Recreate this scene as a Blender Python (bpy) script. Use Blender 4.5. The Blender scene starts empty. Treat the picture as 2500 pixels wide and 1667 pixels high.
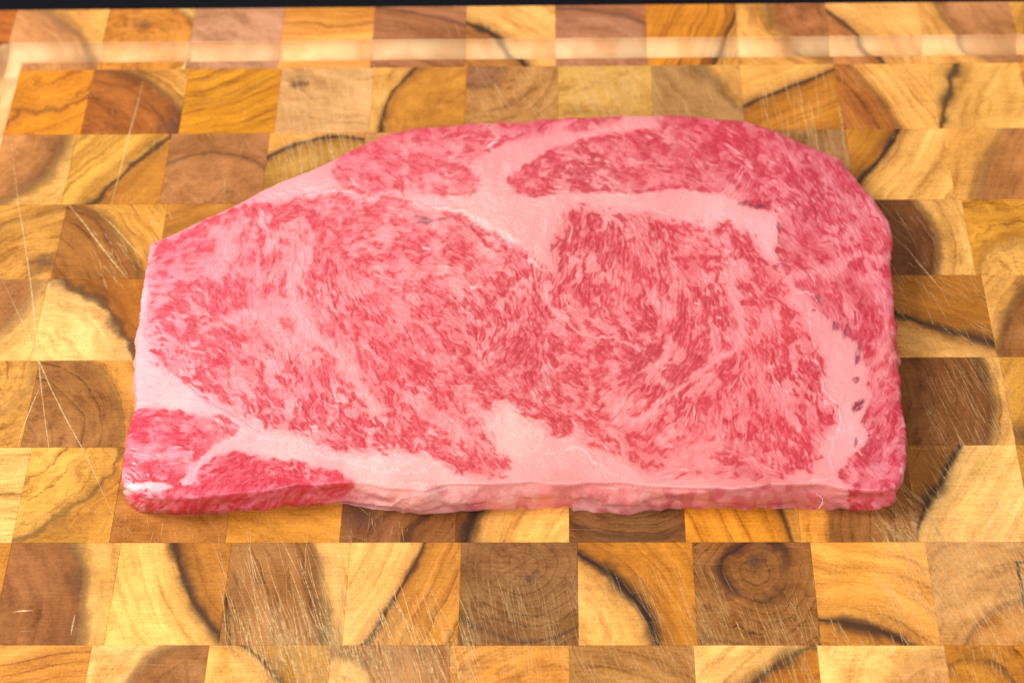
import bpy, math, random
import numpy as np
from mathutils import Matrix

sc = bpy.context.scene
C = sc.collection
U = 0.038                                   # one end-grain block, metres

# ---------------------------------------------------------------- camera
FX = 4.31498017
TH, YAW, ROLL = 0.90837255, 0.04073909, -0.03603746
CX, CY, CH = 4.85684349, -15.10870805, 13.24907361
def cam_rot():
    a = math.pi/2-TH
    Rx = np.array([[1,0,0],[0,math.cos(a),-math.sin(a)],[0,math.sin(a),math.cos(a)]])
    Rz = np.array([[math.cos(YAW),-math.sin(YAW),0],[math.sin(YAW),math.cos(YAW),0],[0,0,1]])
    Rr = np.array([[math.cos(ROLL),-math.sin(ROLL),0],[math.sin(ROLL),math.cos(ROLL),0],[0,0,1]])
    return Rz@Rx@Rr
RM = cam_rot()
CP = np.array([CX,CY,CH])
def back(px, z=0.0):                        # measured photo point -> point on the plane of height z (block units)
    px = np.asarray(px, float)
    d = np.stack([(px[...,0]-1250)/(FX*1000), -(px[...,1]-833.5)/(FX*1000), -np.ones(px.shape[:-1])],-1)@RM.T
    t = (z-CH)/d[...,2]
    return CP+d*np.asarray(t)[...,None]
def proj(P):
    v = (np.asarray(P)-CP)@RM
    return np.stack([1250+FX*1000*v[...,0]/-v[...,2], 833.5-FX*1000*v[...,1]/-v[...,2]],-1)

cam = bpy.data.cameras.new('camera')
camo = bpy.data.objects.new('camera', cam)
C.objects.link(camo)
M4 = Matrix.Identity(4)
for i in range(3):
    for j in range(3):
        M4[i][j] = RM[i,j]
    M4[i][3] = CP[i]*U
camo.matrix_world = M4
cam.sensor_width = 36
cam.lens = FX*1000/2500*36
cam.clip_start = 0.01
cam.clip_end = 50
cam.dof.use_dof = True
cam.dof.aperture_fstop = 10.0
foc = back([1250,1200])
cam.dof.focus_distance = float(-((foc-CP)@RM)[2]*U)
sc.camera = camo

# ---------------------------------------------------------------- light
w = bpy.data.worlds.new('World')
sc.world = w
w.use_nodes = True
w.node_tree.nodes['Background'].inputs[0].default_value = (1.0,0.98,0.96,1)
w.node_tree.nodes['Background'].inputs[1].default_value = 0.42
def area(name, loc, target, size, power, col):
    l = bpy.data.lights.new(name, 'AREA')
    l.shape = 'RECTANGLE'; l.size, l.size_y = size
    l.energy = power; l.color = col
    o = bpy.data.objects.new(name, l)
    C.objects.link(o)
    from mathutils import Vector
    o.location = loc
    o.rotation_euler = (Vector(target)-Vector(loc)).to_track_quat('-Z','Y').to_euler()
    return o
mid = back([1250,800])*U
area('softbox_key', (mid[0]-1.7, mid[1]+0.05, 1.7), tuple(mid), (0.85,0.85), 58.0, (1.0,0.97,0.93))
area('added_fill', (mid[0]+0.15, mid[1]-0.95, 0.85), tuple(mid), (0.9,0.6), 8.5, (1.0,0.98,0.96))  # added fill lamp that brightens the front cut side
area('added_sheen_lamp', (mid[0]-0.25, mid[1]+0.75, 0.95), tuple(mid), (0.35,0.25), 1.6, (1.0,0.99,0.98))  # added lamp beyond the far edge, placed to give the meat a moist sheen
sc.view_settings.view_transform = 'Standard'
sc.view_settings.look = 'None'
sc.view_settings.exposure = 0.10
sc.view_settings.gamma = 1.0

# ---------------------------------------------------------------- helpers
ALB = 0.90
def wlin(c):                                # wood: oiled, so a little deeper in blue
    return lin(c)**1.12*1.06*np.array([0.98,0.94,0.80])
def lin(c, k=ALB):
    c = np.asarray(c, float)/255
    return np.where(c<=0.04045, c/12.92, ((c+0.055)/1.055)**2.4)*k
def mesh_obj(name, verts, faces, mat, parent=None, smooth=False, scale=U):
    me = bpy.data.meshes.new(name)
    me.from_pydata([tuple(float(a)*scale for a in v) for v in verts], [], faces)
    me.update()
    if smooth: me.polygons.foreach_set('use_smooth', [True]*len(me.polygons))
    o = bpy.data.objects.new(name, me)
    C.objects.link(o)
    if mat: me.materials.append(mat)
    if parent: o.parent = parent
    return o

class NT:                                   # small node-tree builder
    def __init__(s, name):
        s.m = bpy.data.materials.new(name); s.m.use_nodes = True
        s.t = s.m.node_tree; s.bsdf = s.t.nodes['Principled BSDF']
    def n(s, typ, **kw):
        nd = s.t.nodes.new(typ)
        for k,v in kw.items(): setattr(nd,k,v)
        return nd
    def put(s, sock, v):
        if hasattr(v,'is_linked') or hasattr(v,'links'): s.t.links.new(v, sock)
        else:
            if isinstance(v,(tuple,list)) and len(v)==3 and sock.type=='RGBA': v = (*v,1)
            sock.default_value = v
    def math(s, op, a, b=None, c=None, clamp=False):
        nd = s.n('ShaderNodeMath', operation=op, use_clamp=clamp)
        s.put(nd.inputs[0], a)
        if b is not None: s.put(nd.inputs[1], b)
        if c is not None: s.put(nd.inputs[2], c)
        return nd.outputs[0]
    def vmath(s, op, a, b=None, out=0):
        nd = s.n('ShaderNodeVectorMath', operation=op)
        s.put(nd.inputs[0], a)
        if b is not None:
            s.put(nd.inputs[3 if op=='SCALE' else 1], b)
        return nd.outputs[out]
    def mix(s, f, a, b, mode='MIX'):
        nd = s.n('ShaderNodeMix', data_type='RGBA', blend_type=mode)
        s.put(nd.inputs[0], f); s.put(nd.inputs[6], a); s.put(nd.inputs[7], b)
        return nd.outputs[2]
    def noise(s, vec, scale, detail=3, rough=0.5, dist=0.0):
        nd = s.n('ShaderNodeTexNoise')
        s.put(nd.inputs['Vector'], vec); nd.inputs['Scale'].default_value = scale
        nd.inputs['Detail'].default_value = detail; nd.inputs['Roughness'].default_value = rough
        nd.inputs['Distortion'].default_value = dist
        return nd.outputs[0]
    def attr(s, name, typ='OBJECT'):
        return s.n('ShaderNodeAttribute', attribute_type=typ, attribute_name=name)
    def sep(s, v):
        nd = s.n('ShaderNodeSeparateXYZ'); s.put(nd.inputs[0], v); return nd.outputs
    def comb(s, x, y, z):
        nd = s.n('ShaderNodeCombineXYZ')
        s.put(nd.inputs[0],x); s.put(nd.inputs[1],y); s.put(nd.inputs[2],z); return nd.outputs[0]
    def mrange(s, v, a, b, c=0.0, d=1.0, smooth=True):
        nd = s.n('ShaderNodeMapRange', interpolation_type='SMOOTHSTEP' if smooth else 'LINEAR')
        for k,x in zip((0,1,2,3,4),(v,a,b,c,d)): s.put(nd.inputs[k], x)
        return nd.outputs[0]
    def bump(s, h, strength, dist):
        nd = s.n('ShaderNodeBump'); nd.inputs['Strength'].default_value = strength
        nd.inputs['Distance'].default_value = dist; s.put(nd.inputs['Height'], h)
        s.t.links.new(nd.outputs[0], s.bsdf.inputs['Normal'])

# ---------------------------------------------------------------- wood material
def wood_material():
    k = NT('teak_end_grain')
    tc = k.n('ShaderNodeTexCoord').outputs['Object']
    p = k.vmath('SCALE', tc, 1/U)
    seed = k.attr('seed').outputs['Vector']
    ps = k.vmath('ADD', p, seed)
    pf = k.vmath('MULTIPLY', ps, (1.0,1.0,0.25))
    col_in = k.attr('col_in').outputs['Color']; col_out = k.attr('col_out').outputs['Color']
    arc = k.sep(k.attr('arc').outputs['Vector'])
    line = k.sep(k.attr('line').outputs['Vector'])
    ring = k.sep(k.attr('rings').outputs['Vector'])
    spot = k.sep(k.attr('spot').outputs['Vector'])
    xyz = k.sep(p)
    seed_x = k.sep(seed)[0]
    # domain warp
    n1 = k.math('SUBTRACT', k.noise(pf, 1.6, 2), 0.5)
    n2 = k.math('SUBTRACT', k.noise(pf, 7.0, 3, 0.6), 0.5)
    wr = k.math('MULTIPLY', k.math('ADD', k.math('MULTIPLY', n1, 1.0), k.math('MULTIPLY', n2, 0.35)), ring[2])
    dx = k.math('SUBTRACT', xyz[0], arc[0]); dy = k.math('SUBTRACT', xyz[1], arc[1])
    r = k.math('SQRT', k.math('ADD', k.math('MULTIPLY',dx,dx), k.math('MULTIPLY',dy,dy)))
    rw = k.math('ADD', r, wr)
    s = k.math('SUBTRACT', rw, arc[2])
    soft = line[2]
    t = k.mrange(s, k.math('MULTIPLY', soft, -1.0), soft)
    col = k.mix(t, col_in, col_out)
    # growth rings, dark late wood with a sharp outer edge
    rw2 = k.math('ADD', rw, k.math('MULTIPLY', n1, 0.08))
    ph = k.math('FRACT', k.math('DIVIDE', k.math('ADD', rw2, k.math('MULTIPLY', k.noise(k.comb(rw2,0.0,0.0), 3.0, 1), 0.25)), ring[0]))
    prof = k.math('POWER', ph, 7.0)
    broad = k.math('SINE', k.math('MULTIPLY', ph, 6.283))
    am = k.mrange(k.noise(pf, 1.3, 2), 0.3, 0.7, 0.15, 1.0)
    rc = k.math('MULTIPLY', k.math('MULTIPLY', ring[1], am), k.math('ADD', k.math('MULTIPLY', prof, 1.9), k.math('MULTIPLY', broad, 0.30)))
    ph2 = k.math('FRACT', k.math('DIVIDE', k.math('ADD', rw2, k.math('MULTIPLY', n1, 0.05)), k.math('MULTIPLY', ring[0], 0.29)))
    rc = k.math('ADD', rc, k.math('MULTIPLY', k.math('MULTIPLY', k.math('POWER', ph2, 4.0), ring[1]), k.mrange(k.noise(pf, 2.1, 2), 0.4, 0.65, 0.0, 0.55)))
    # irregular bands that follow the rings
    bands = k.math('SUBTRACT', k.noise(k.comb(k.math('MULTIPLY', rw, 3.2), k.math('MULTIPLY', k.math('ARCTAN2',dy,dx), 1.5), 0.3), 1.6, 3, 0.6), 0.5)
    f = k.math('SUBTRACT', 1.0, rc)
    f = k.math('ADD', f, k.math('MULTIPLY', bands, 1.35))
    # mottling, pores, saw marks
    mot = k.math('SUBTRACT', k.noise(pf, 2.4, 4, 0.6), 0.5)
    f = k.math('ADD', f, k.math('MULTIPLY', mot, 0.8))
    pore = k.math('SUBTRACT', k.noise(pf, 45.0, 2, 0.7), 0.5)
    f = k.math('ADD', f, k.math('MULTIPLY', pore, 0.85))
    saw = k.math('SUBTRACT', k.noise(k.vmath('MULTIPLY', ps, (3.0,85.0,1.0)), 1.0, 2, 0.6), 0.5)
    f = k.math('ADD', f, k.math('MULTIPLY', saw, 0.60))
    f = k.math('MAXIMUM', f, 0.12)
    # power-like darkening keeps the wood saturated where it is darker
    fr = k.math('POWER', f, 0.8); fb = k.math('POWER', f, 1.45)
    col = k.mix(1.0, col, k.comb(fr, f, fb), 'MULTIPLY')
    vn = k.noise(k.comb(k.math('MULTIPLY', rw, 5.5), k.math('MULTIPLY', k.math('ARCTAN2',dy,dx), 2.2), seed_x), 1.5, 5, 0.65)
    vm = k.mrange(vn, 0.48, 0.70, 0.0, 0.68)
    col = k.mix(k.math('MULTIPLY', vm, k.math('ADD', 0.45, k.math('MULTIPLY', ring[1], 1.6)), clamp=True), col, k.mix(1.0, col, (0.50,0.36,0.26,1), 'MULTIPLY'))
    # mineral line at the heart/sap boundary
    lw = k.math('MULTIPLY', line[0], k.mrange(k.noise(pf, 3.4, 3, 0.6), 0.3, 0.7, 0.35, 1.5))
    q = k.math('DIVIDE', s, lw)
    g = k.math('EXPONENT', k.math('MULTIPLY', k.math('MULTIPLY', q, q), -1.0))
    # small closed rings fade in and out along their length
    fade = k.mrange(k.noise(k.vmath('ADD', pf, (7.0,3.0,1.0)), 1.7, 2), 0.38, 0.60, 0.12, 1.0)
    fade = k.math('MAXIMUM', fade, k.math('GREATER_THAN', arc[2], 0.62))
    g = k.math('MULTIPLY', g, fade)
    q2 = k.math('DIVIDE', s, k.math('MULTIPLY', line[0], 3.4))
    g2 = k.math('EXPONENT', k.math('MULTIPLY', k.math('MULTIPLY', q2, q2), -1.0))
    col = k.mix(k.math('MULTIPLY', k.math('MULTIPLY', g2, line[1]), 0.5, clamp=True), col, tuple(lin((128,74,28))))
    col = k.mix(k.math('MULTIPLY', g, line[1], clamp=True), col, tuple(lin((44,27,26))))
    # knot / stain
    sx = k.math('SUBTRACT', xyz[0], spot[0]); sy = k.math('SUBTRACT', xyz[1], spot[1])
    sr = k.math('ADD', k.math('SQRT', k.math('ADD', k.math('MULTIPLY',sx,sx), k.math('MULTIPLY',sy,sy))), k.math('MULTIPLY', n2, 0.35))
    sm = k.mrange(sr, 0.0, spot[2], 1.0, 0.0)
    col = k.mix(k.math('MULTIPLY', sm, 0.75), col, tuple(lin((86,52,40))))
    # freshly routed groove wall: paler, unoiled wood
    gr = k.attr('groove','GEOMETRY').outputs['Fac']
    gcol = k.mix(k.mrange(k.noise(pf, 2.2, 2), 0.35, 0.65), tuple(lin((255,222,170),1.0)), tuple(lin((236,184,128),1.0)))
    gcol = k.mix(k.math('MULTIPLY', g, 0.5), gcol, tuple(lin((120,78,50))))
    gcol = k.mix(k.math('MULTIPLY', saw, 0.5, clamp=True), gcol, tuple(lin((205,150,95))))
    col = k.mix(k.math('MULTIPLY', gr, 0.52), col, gcol)
    k.put(k.bsdf.inputs['Base Color'], col)
    k.bsdf.inputs['Roughness'].default_value = 0.6
    k.bsdf.inputs['Specular IOR Level'].default_value = 0.16
    k.bump(k.math('ADD', k.math('MULTIPLY', saw, 1.0), k.math('MULTIPLY', pore, 0.5)), 0.35, 0.0002)
    return k.m
WOOD = wood_material()

# ---------------------------------------------------------------- the cutting board
board = bpy.data.objects.new('cutting_board', None)
C.objects.link(board)
board['label'] = 'end-grain teak cutting board with a juice groove and knife scratches under the steak'
board['category'] = 'cutting board'

ROWPX = [[(20,24.7),(1160,17),(1700,11),(2300,4)],[(50,170),(400,170),(1300,167),(1730,162),(2155,150)],[(200,330),(2200,313)],
 [(100,500),(2200,487)],[(60,682),(2350,671)],[(60,879),(2250,873)],[(60,1090),(2300,1088)],[(400,1324),(1250,1323),(2100,1322)],[(400,1574),(1300,1573),(2200,1575)]]
ROWY = [float(back(np.array(r))[:,1].mean()) for r in ROWPX]
ROWY += [ROWY[-1]-1.0, ROWY[-1]-2.0]
# joints measured along each row: (photo x, photo y)
JP = [
 (22, [43,269,479,697,917,1139,1356,1576,1795,2016,2240,2467]),
 (170,[232,463,689,914,1140,1362,1590,1806,2038,2268,2490]),
 (330,[189,419,659,2066,2304]),
 (500,[165,410,2109,2350]),
 (683,[118,365,2148,2398]),
 (879,[98,358,2186,2440]),
 (1323,[28,267,550,829,1112,1390,1675,1956,2243]),
 (1323,[30,297,566,856,1127,1410,1690,1978,2259]),
 (1575,[-75,225,511,809,1100,1390,1694,1995,2306]),
]
XMIN, XMAX = -1.62, 11.9
def joints(ri):
    if ri >= len(JP):
        base = joints(len(JP)-1); return base
    y, xs = JP[ri]
    wx = [float(back((x,y))[0]) for x in xs]
    out = []
    for a,b in zip(wx, wx[1:]):
        out.append(a)
        n = int(round(b-a))
        for i in range(1,n): out.append(a+(b-a)*i/n)
    out.append(wx[-1])
    while out[0]-1 > XMIN+0.35: out.insert(0, out[0]-1)
    while out[-1]+1 < XMAX-0.35: out.append(out[-1]+1)
    return [XMIN]+out+[XMAX]

# figure of each visible block: key = (row, photo x of its middle)
# ci, co: colour on the reference side / other side of the growth boundary; arc: 3 photo points on it;
# ref: photo point on the ci side; ln: (width, darkness, softness); rg: (spacing, contrast, warp)
G=(226,164,84); P=(238,182,108); PP=(249,203,134); A=(208,138,52); AO=(200,132,38); B=(170,112,60); D=(132,86,50); T=(200,146,100); V=(164,112,84); O=(192,140,66)
F = {
(0,20):dict(ci=(188,112,50)),
(0,150):dict(ci=(208,148,98),co=(238,176,100),arc=[(120,25),(165,60),(205,108)],ref=(60,80),ln=(.10,.45,.08),rg=(.3,.1,.1)),
(0,370):dict(ci=(208,140,62),co=PP,arc=[(425,22),(455,48),(472,85)],ref=(300,80),ln=(.03,.3,.03),rg=(.17,.42,.25),spot=(350,60,.16)),
(0,590):dict(ci=(196,142,112),rg=(.5,.08,.3)),
(0,800):dict(ci=(206,140,62),arc=[(700,60),(800,62),(910,58)],ref=(800,30),co=(230,160,85),ln=(.02,.1,.3),rg=(.22,.25,.2)),
(0,1030):dict(ci=(168,112,76),co=(176,118,84),arc=[(1000,30),(1070,45),(1135,66)],ref=(960,80),ln=(.035,.5,.05),rg=(.4,.15,.1)),
(0,1240):dict(ci=(184,124,66),co=(238,180,110),arc=[(1139,55),(1215,97),(1288,166)],ref=(1150,140),ln=(.05,.95,.04),rg=(.22,.12,.12)),
(0,1460):dict(ci=(184,128,98),co=(182,120,86),arc=[(1430,24),(1520,42),(1574,64)],ref=(1400,80),ln=(.06,.5,.06),rg=(.4,.12,.15)),
(0,1680):dict(ci=(208,136,48),co=G,arc=[(1794,30),(1772,90),(1738,160)],ref=(1650,60),ln=(.035,.85,.03),rg=(.19,.5,.12)),
(0,1900):dict(ci=(226,166,92),co=(178,116,74),arc=[(1874,12),(1886,50),(1915,88)],ref=(1820,60),ln=(.08,.35,.10),rg=(.3,.3,.1)),
(0,2120):dict(ci=(196,132,80),co=(234,174,104),arc=[(2020,28),(2085,82),(2152,150)],ref=(2030,120),ln=(.035,.85,.03),rg=(.2,.14,.1)),
(0,2350):dict(ci=(234,174,102),co=(194,136,92),arc=[(2278,10),(2308,50),(2350,95)],ref=(2255,60),ln=(.04,.4,.08),rg=(.3,.12,.1)),
(0,2490):dict(ci=(208,152,76)),
(1,120):dict(ci=(220,146,46),arc=[(-60,330),(120,262),(300,180)],ref=(60,200),co=(214,140,40),ln=(.03,.4,.1),rg=(.33,.35,.7)),
(1,340):dict(ci=(176,108,50),co=(230,168,88),arc=[(290,172),(385,215),(452,285)],ref=(260,290),ln=(.09,.5,.06),rg=(.30,.35,.12),spot=(428,312,.28)),
(1,570):dict(ci=(208,142,34),arc=[(450,260),(560,235),(680,190)],ref=(500,300),co=(214,150,44),ln=(.03,.2,.2),rg=(.19,.35,.2)),
(1,800):dict(ci=(214,164,114),rg=(.5,.1,.4),spot=(728,206,.16)),
(1,1025):dict(ci=(234,178,102),co=(194,134,56),arc=[(1004,176),(958,228),(930,326)],ref=(930,200),ln=(.025,.85,.03),rg=(.4,.1,.1)),
(1,1250):dict(ci=(160,112,80),co=(190,138,84),arc=[(1230,172),(1200,205),(1145,212)],ref=(1180,172),ln=(.05,.5,.06),rg=(.16,.3,.1)),
(1,1475):dict(ci=(204,158,88),rg=(.5,.1,.5)),
(1,1700):dict(ci=(188,144,96),co=(224,168,94),arc=[(1722,165),(1752,208),(1812,265)],ref=(1640,240),ln=(.10,.4,.06),rg=(.5,.1,.2)),
(1,1920):dict(ci=(230,172,96),co=(196,132,50),arc=[(1815,258),(1930,212),(2038,170)],ref=(1900,170),ln=(.035,.85,.03),rg=(.3,.15,.08)),
(1,2150):dict(ci=(184,118,58),co=(234,174,100),arc=[(2066,152),(2135,228),(2195,312)],ref=(2070,280),ln=(.04,.35,.05),rg=(.115,.4,.08)),
(1,2370):dict(ci=(236,180,102),co=(236,180,102),arc=[(2335,150),(2308,225),(2302,312)],ref=(2400,200),ln=(.06,.85,.05),rg=(.4,.1,.3)),
(2,90):dict(ci=(198,138,84),co=(238,184,106),arc=[(165,334),(118,420),(20,492)],ref=(20,360),ln=(.14,.5,.08),rg=(.3,.12,.1)),
(2,300):dict(ci=(222,168,80),co=(198,136,58),arc=[(412,335),(330,402),(232,488)],ref=(210,350),ln=(.055,.8,.04),rg=(.22,.25,.25)),
(2,540):dict(ci=(180,124,78),co=(178,122,78),arc=[(405,402),(515,374),(652,416)],ref=(520,450),ln=(.025,.45,.05),rg=(.5,.1,.1)),
(2,760):dict(ci=(234,174,92),co=(190,142,66),arc=[(655,386),(745,346),(850,334)],ref=(690,345),ln=(.035,.9,.03),rg=(.4,.1,.1)),
(2,1950):dict(ci=(168,124,82)),
(2,2180):dict(ci=(190,130,50),co=(230,174,100),arc=[(2194,314),(2155,375),(2100,440)],ref=(2090,340),ln=(.038,.95,.035),rg=(.15,.22,.08)),
(2,2420):dict(ci=(188,128,78),co=(232,172,94),arc=[(2452,312),(2408,390),(2385,486)],ref=(2490,400),ln=(.10,.35,.14),rg=(.3,.2,.06)),
(3,80):dict(ci=(208,152,76),arc=[(0,560),(80,530),(165,512)],ref=(60,640),co=(214,156,78),ln=(.05,.25,.15),rg=(.20,.35,.15),spot=(105,640,.26)),
(3,280):dict(ci=(170,114,56),co=(224,164,78),arc=[(205,502),(290,575),(345,682)],ref=(170,640),ln=(.09,.4,.10),rg=(.19,.35,.12)),
(3,500):dict(ci=(198,138,62)),
(3,2230):dict(ci=(124,78,46),co=(230,176,104),arc=[(2236,491),(2272,545),(2290,669)],ref=(2190,600),ln=(.05,.35,.07),rg=(.2,.25,.08)),
(3,2470):dict(ci=(214,154,62),co=(236,180,100),arc=[(2385,665),(2430,612),(2520,600)],ref=(2420,540),ln=(.06,.7,.05),rg=(.3,.35,.65)),
(4,50):dict(ci=(180,124,78),co=(240,190,118),arc=[(102,688),(68,745),(0,812)],ref=(10,700),ln=(.10,.3,.12),rg=(.25,.1,.08)),
(4,240):dict(ci=(182,118,46),co=(249,203,134),arc=[(158,690),(256,762),(332,880)],ref=(320,700),ln=(.08,.75,.05),rg=(.35,.2,.35)),
(4,2270):dict(ci=(172,114,46),co=(212,160,94),arc=[(2187,770),(2300,808),(2430,838)],ref=(2300,700),ln=(.06,.85,.04),rg=(.3,.15,.15)),
(4,2470):dict(ci=(166,114,68),co=(228,172,98),arc=[(2500,700),(2458,765),(2440,875)],ref=(2490,820),ln=(.08,.4,.05),rg=(.2,.25,.08)),
(5,40):dict(ci=(208,152,76),arc=[(0,1010),(60,970),(95,900)],ref=(40,1050),co=(214,158,84),ln=(.05,.3,.1),rg=(.2,.35,.15)),
(5,230):dict(ci=(172,120,70),co=(222,164,84),arc=[(200,880),(278,960),(290,1088)],ref=(140,1000),ln=(.05,.35,.10),rg=(.21,.35,.12)),
(5,2310):dict(ci=(138,90,52),co=(234,182,110),arc=[(2392,876),(2424,975),(2410,1088)],ref=(2300,1000),ln=(.06,.5,.05),rg=(.2,.3,.08)),
(5,2480):dict(ci=(204,148,68),spot=(2495,1065,.3)),
(6,10):dict(ci=(236,190,118)),
(6,150):dict(ci=(230,176,90),co=(206,148,66),arc=[(285,1130),(215,1218),(70,1305)],ref=(100,1130),ln=(.05,.55,.05),rg=(.21,.35,.45)),
(6,410):dict(ci=(186,126,64),rg=(.4,.12,.3)),
(6,690):dict(ci=(208,146,62),rg=(.4,.12,.3)),
(6,970):dict(ci=(148,100,62),co=(152,102,60),arc=[(1075,1200),(1025,1265),(985,1323)],ref=(900,1290),ln=(.035,.5,.05),rg=(.3,.35,.2),spot=(882,1254,.3)),
(6,1250):dict(ci=(142,94,56),co=(242,184,104),arc=[(1200,1200),(1155,1265),(1118,1323)],ref=(1115,1260),ln=(.085,.95,.05),rg=(.155,.25,.05)),
(6,1530):dict(ci=(140,98,62),arc=[(1400,1280),(1530,1312),(1670,1285)],ref=(1530,1250),co=(136,94,60),ln=(.04,.4,.05),rg=(.10,.5,.08)),
(6,1815):dict(ci=(220,150,52),co=(236,176,92),arc=[(1860,1180),(1908,1255),(1950,1323)],ref=(1750,1290),ln=(.03,.8,.03),rg=(.19,.28,.05)),
(6,2100):dict(ci=(230,164,78),co=(158,108,62),arc=[(2000,1150),(2018,1240),(2028,1323)],ref=(1980,1290),ln=(.05,.1,.05),rg=(.25,.3,.05)),
(6,2370):dict(ci=(156,106,52),co=(242,194,124),arc=[(2338,1094),(2298,1165),(2243,1270)],ref=(2230,1120),ln=(.06,.9,.04),rg=(.2,.18,.1)),
(7,-90):dict(ci=(204,142,60)),
(7,160):dict(ci=(166,110,68),co=(240,186,108),arc=[(172,1324),(206,1450),(192,1574)],ref=(90,1450),ln=(.10,.5,.10),rg=(.35,.14,.1)),
(7,430):dict(ci=(246,194,114),co=(194,134,62),arc=[(428,1324),(462,1440),(545,1570)],ref=(350,1450),ln=(.045,.85,.03),rg=(.16,.14,.08)),
(7,710):dict(ci=(172,122,74),co=(240,188,116),arc=[(758,1324),(792,1440),(802,1574)],ref=(650,1450),ln=(.08,.45,.06),rg=(.36,.45,.1)),
(7,990):dict(ci=(238,182,108),co=(202,140,64),arc=[(1038,1324),(976,1440),(885,1574)],ref=(880,1380),ln=(.03,.85,.025),rg=(.17,.28,.1)),
(7,1270):dict(ci=(146,104,64),co=(144,102,62),arc=[(1180,1540),(1290,1562),(1400,1530)],ref=(1290,1420),ln=(.03,.45,.04),rg=(.085,.34,.14),spot=(1292,1412,.09)),
(7,1550):dict(ci=(240,182,104),co=(198,132,48),arc=[(1410,1345),(1530,1440),(1606,1574)],ref=(1440,1520),ln=(.065,.97,.035),rg=(.2,.28,.1)),
(7,1830):dict(ci=(150,102,58),co=(158,108,60),arc=[(1770,1420),(1860,1465),(1925,1410)],ref=(1860,1400),ln=(.06,.8,.05),rg=(.105,.5,.30),spot=(1850,1372,.16)),
(7,2120):dict(ci=(230,166,82),co=(206,142,62),arc=[(2004,1508),(2105,1528),(2215,1572)],ref=(2120,1400),ln=(.06,.9,.04),rg=(.2,.22,.12)),
(7,2400):dict(ci=(204,150,94),co=(198,140,80),arc=[(2355,1574),(2405,1505),(2500,1468)],ref=(2300,1400),ln=(.025,.4,.05),rg=(.4,.12,.08)),
(8,80):dict(ci=(214,148,70),arc=[(0,1620),(100,1600),(220,1580)],ref=(80,1660),co=(226,162,84),ln=(.03,.1,.1),rg=(.15,.4,.1)),
(8,370):dict(ci=(242,192,122),co=(170,118,72),arc=[(390,1577),(350,1615),(315,1667)],ref=(270,1620),ln=(.07,.4,.08),rg=(.3,.2,.08)),
(8,660):dict(ci=(242,184,106),co=(196,142,58),arc=[(598,1577),(645,1615),(680,1667)],ref=(550,1640),ln=(.035,.8,.03),rg=(.3,.15,.08)),
(8,950):dict(ci=(242,192,124),co=(178,126,80),arc=[(868,1577),(878,1620),(880,1667)],ref=(830,1620),ln=(.06,.4,.05),rg=(.3,.2,.08)),
(8,1240):dict(ci=(222,158,82),arc=[(1120,1667),(1240,1600),(1385,1580)],ref=(1130,1600),co=(216,150,72),ln=(.03,.1,.1),rg=(.19,.3,.08)),
(8,1540):dict(ci=(182,132,76),arc=[(1400,1590),(1520,1600),(1680,1667)],ref=(1450,1660),co=(180,128,72),ln=(.03,.15,.1),rg=(.16,.3,.08)),
(8,1840):dict(ci=(246,194,120),co=(200,132,48),arc=[(1968,1577),(1900,1620),(1846,1667)],ref=(1750,1600),ln=(.06,.75,.05),rg=(.2,.2,.05)),
(8,2150):dict(ci=(246,194,120),co=(210,156,98),arc=[(2228,1577),(2198,1620),(2180,1667)],ref=(2080,1620),ln=(.05,.1,.1),rg=(.3,.14,.1)),
(8,2420):dict(ci=(202,138,50),co=(198,134,50),arc=[(2388,1577),(2400,1620),(2412,1667)],ref=(2340,1620),ln=(.05,.5,.07),rg=(.25,.3,.2)),
}
def circle3(p):
    (ax,ay),(bx,by),(cx,cy) = p
    d = 2*(ax*(by-cy)+bx*(cy-ay)+cx*(ay-by))
    if abs(d) < 0.03: d = math.copysign(0.03, d if d else 1)
    ux = ((ax*ax+ay*ay)*(by-cy)+(bx*bx+by*by)*(cy-ay)+(cx*cx+cy*cy)*(ay-by))/d
    uy = ((ax*ax+ay*ay)*(cx-bx)+(bx*bx+by*by)*(ax-cx)+(cx*cx+cy*cy)*(bx-ax))/d
    # radius taken through the middle point so that the arc always passes it
    L = math.hypot(ux-bx, uy-by)
    if L > 12:
        k = 12/L; ux, uy = bx+(ux-bx)*k, by+(uy-by)*k; L = 12
    return ux, uy, L

rng = random.Random(5)
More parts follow.
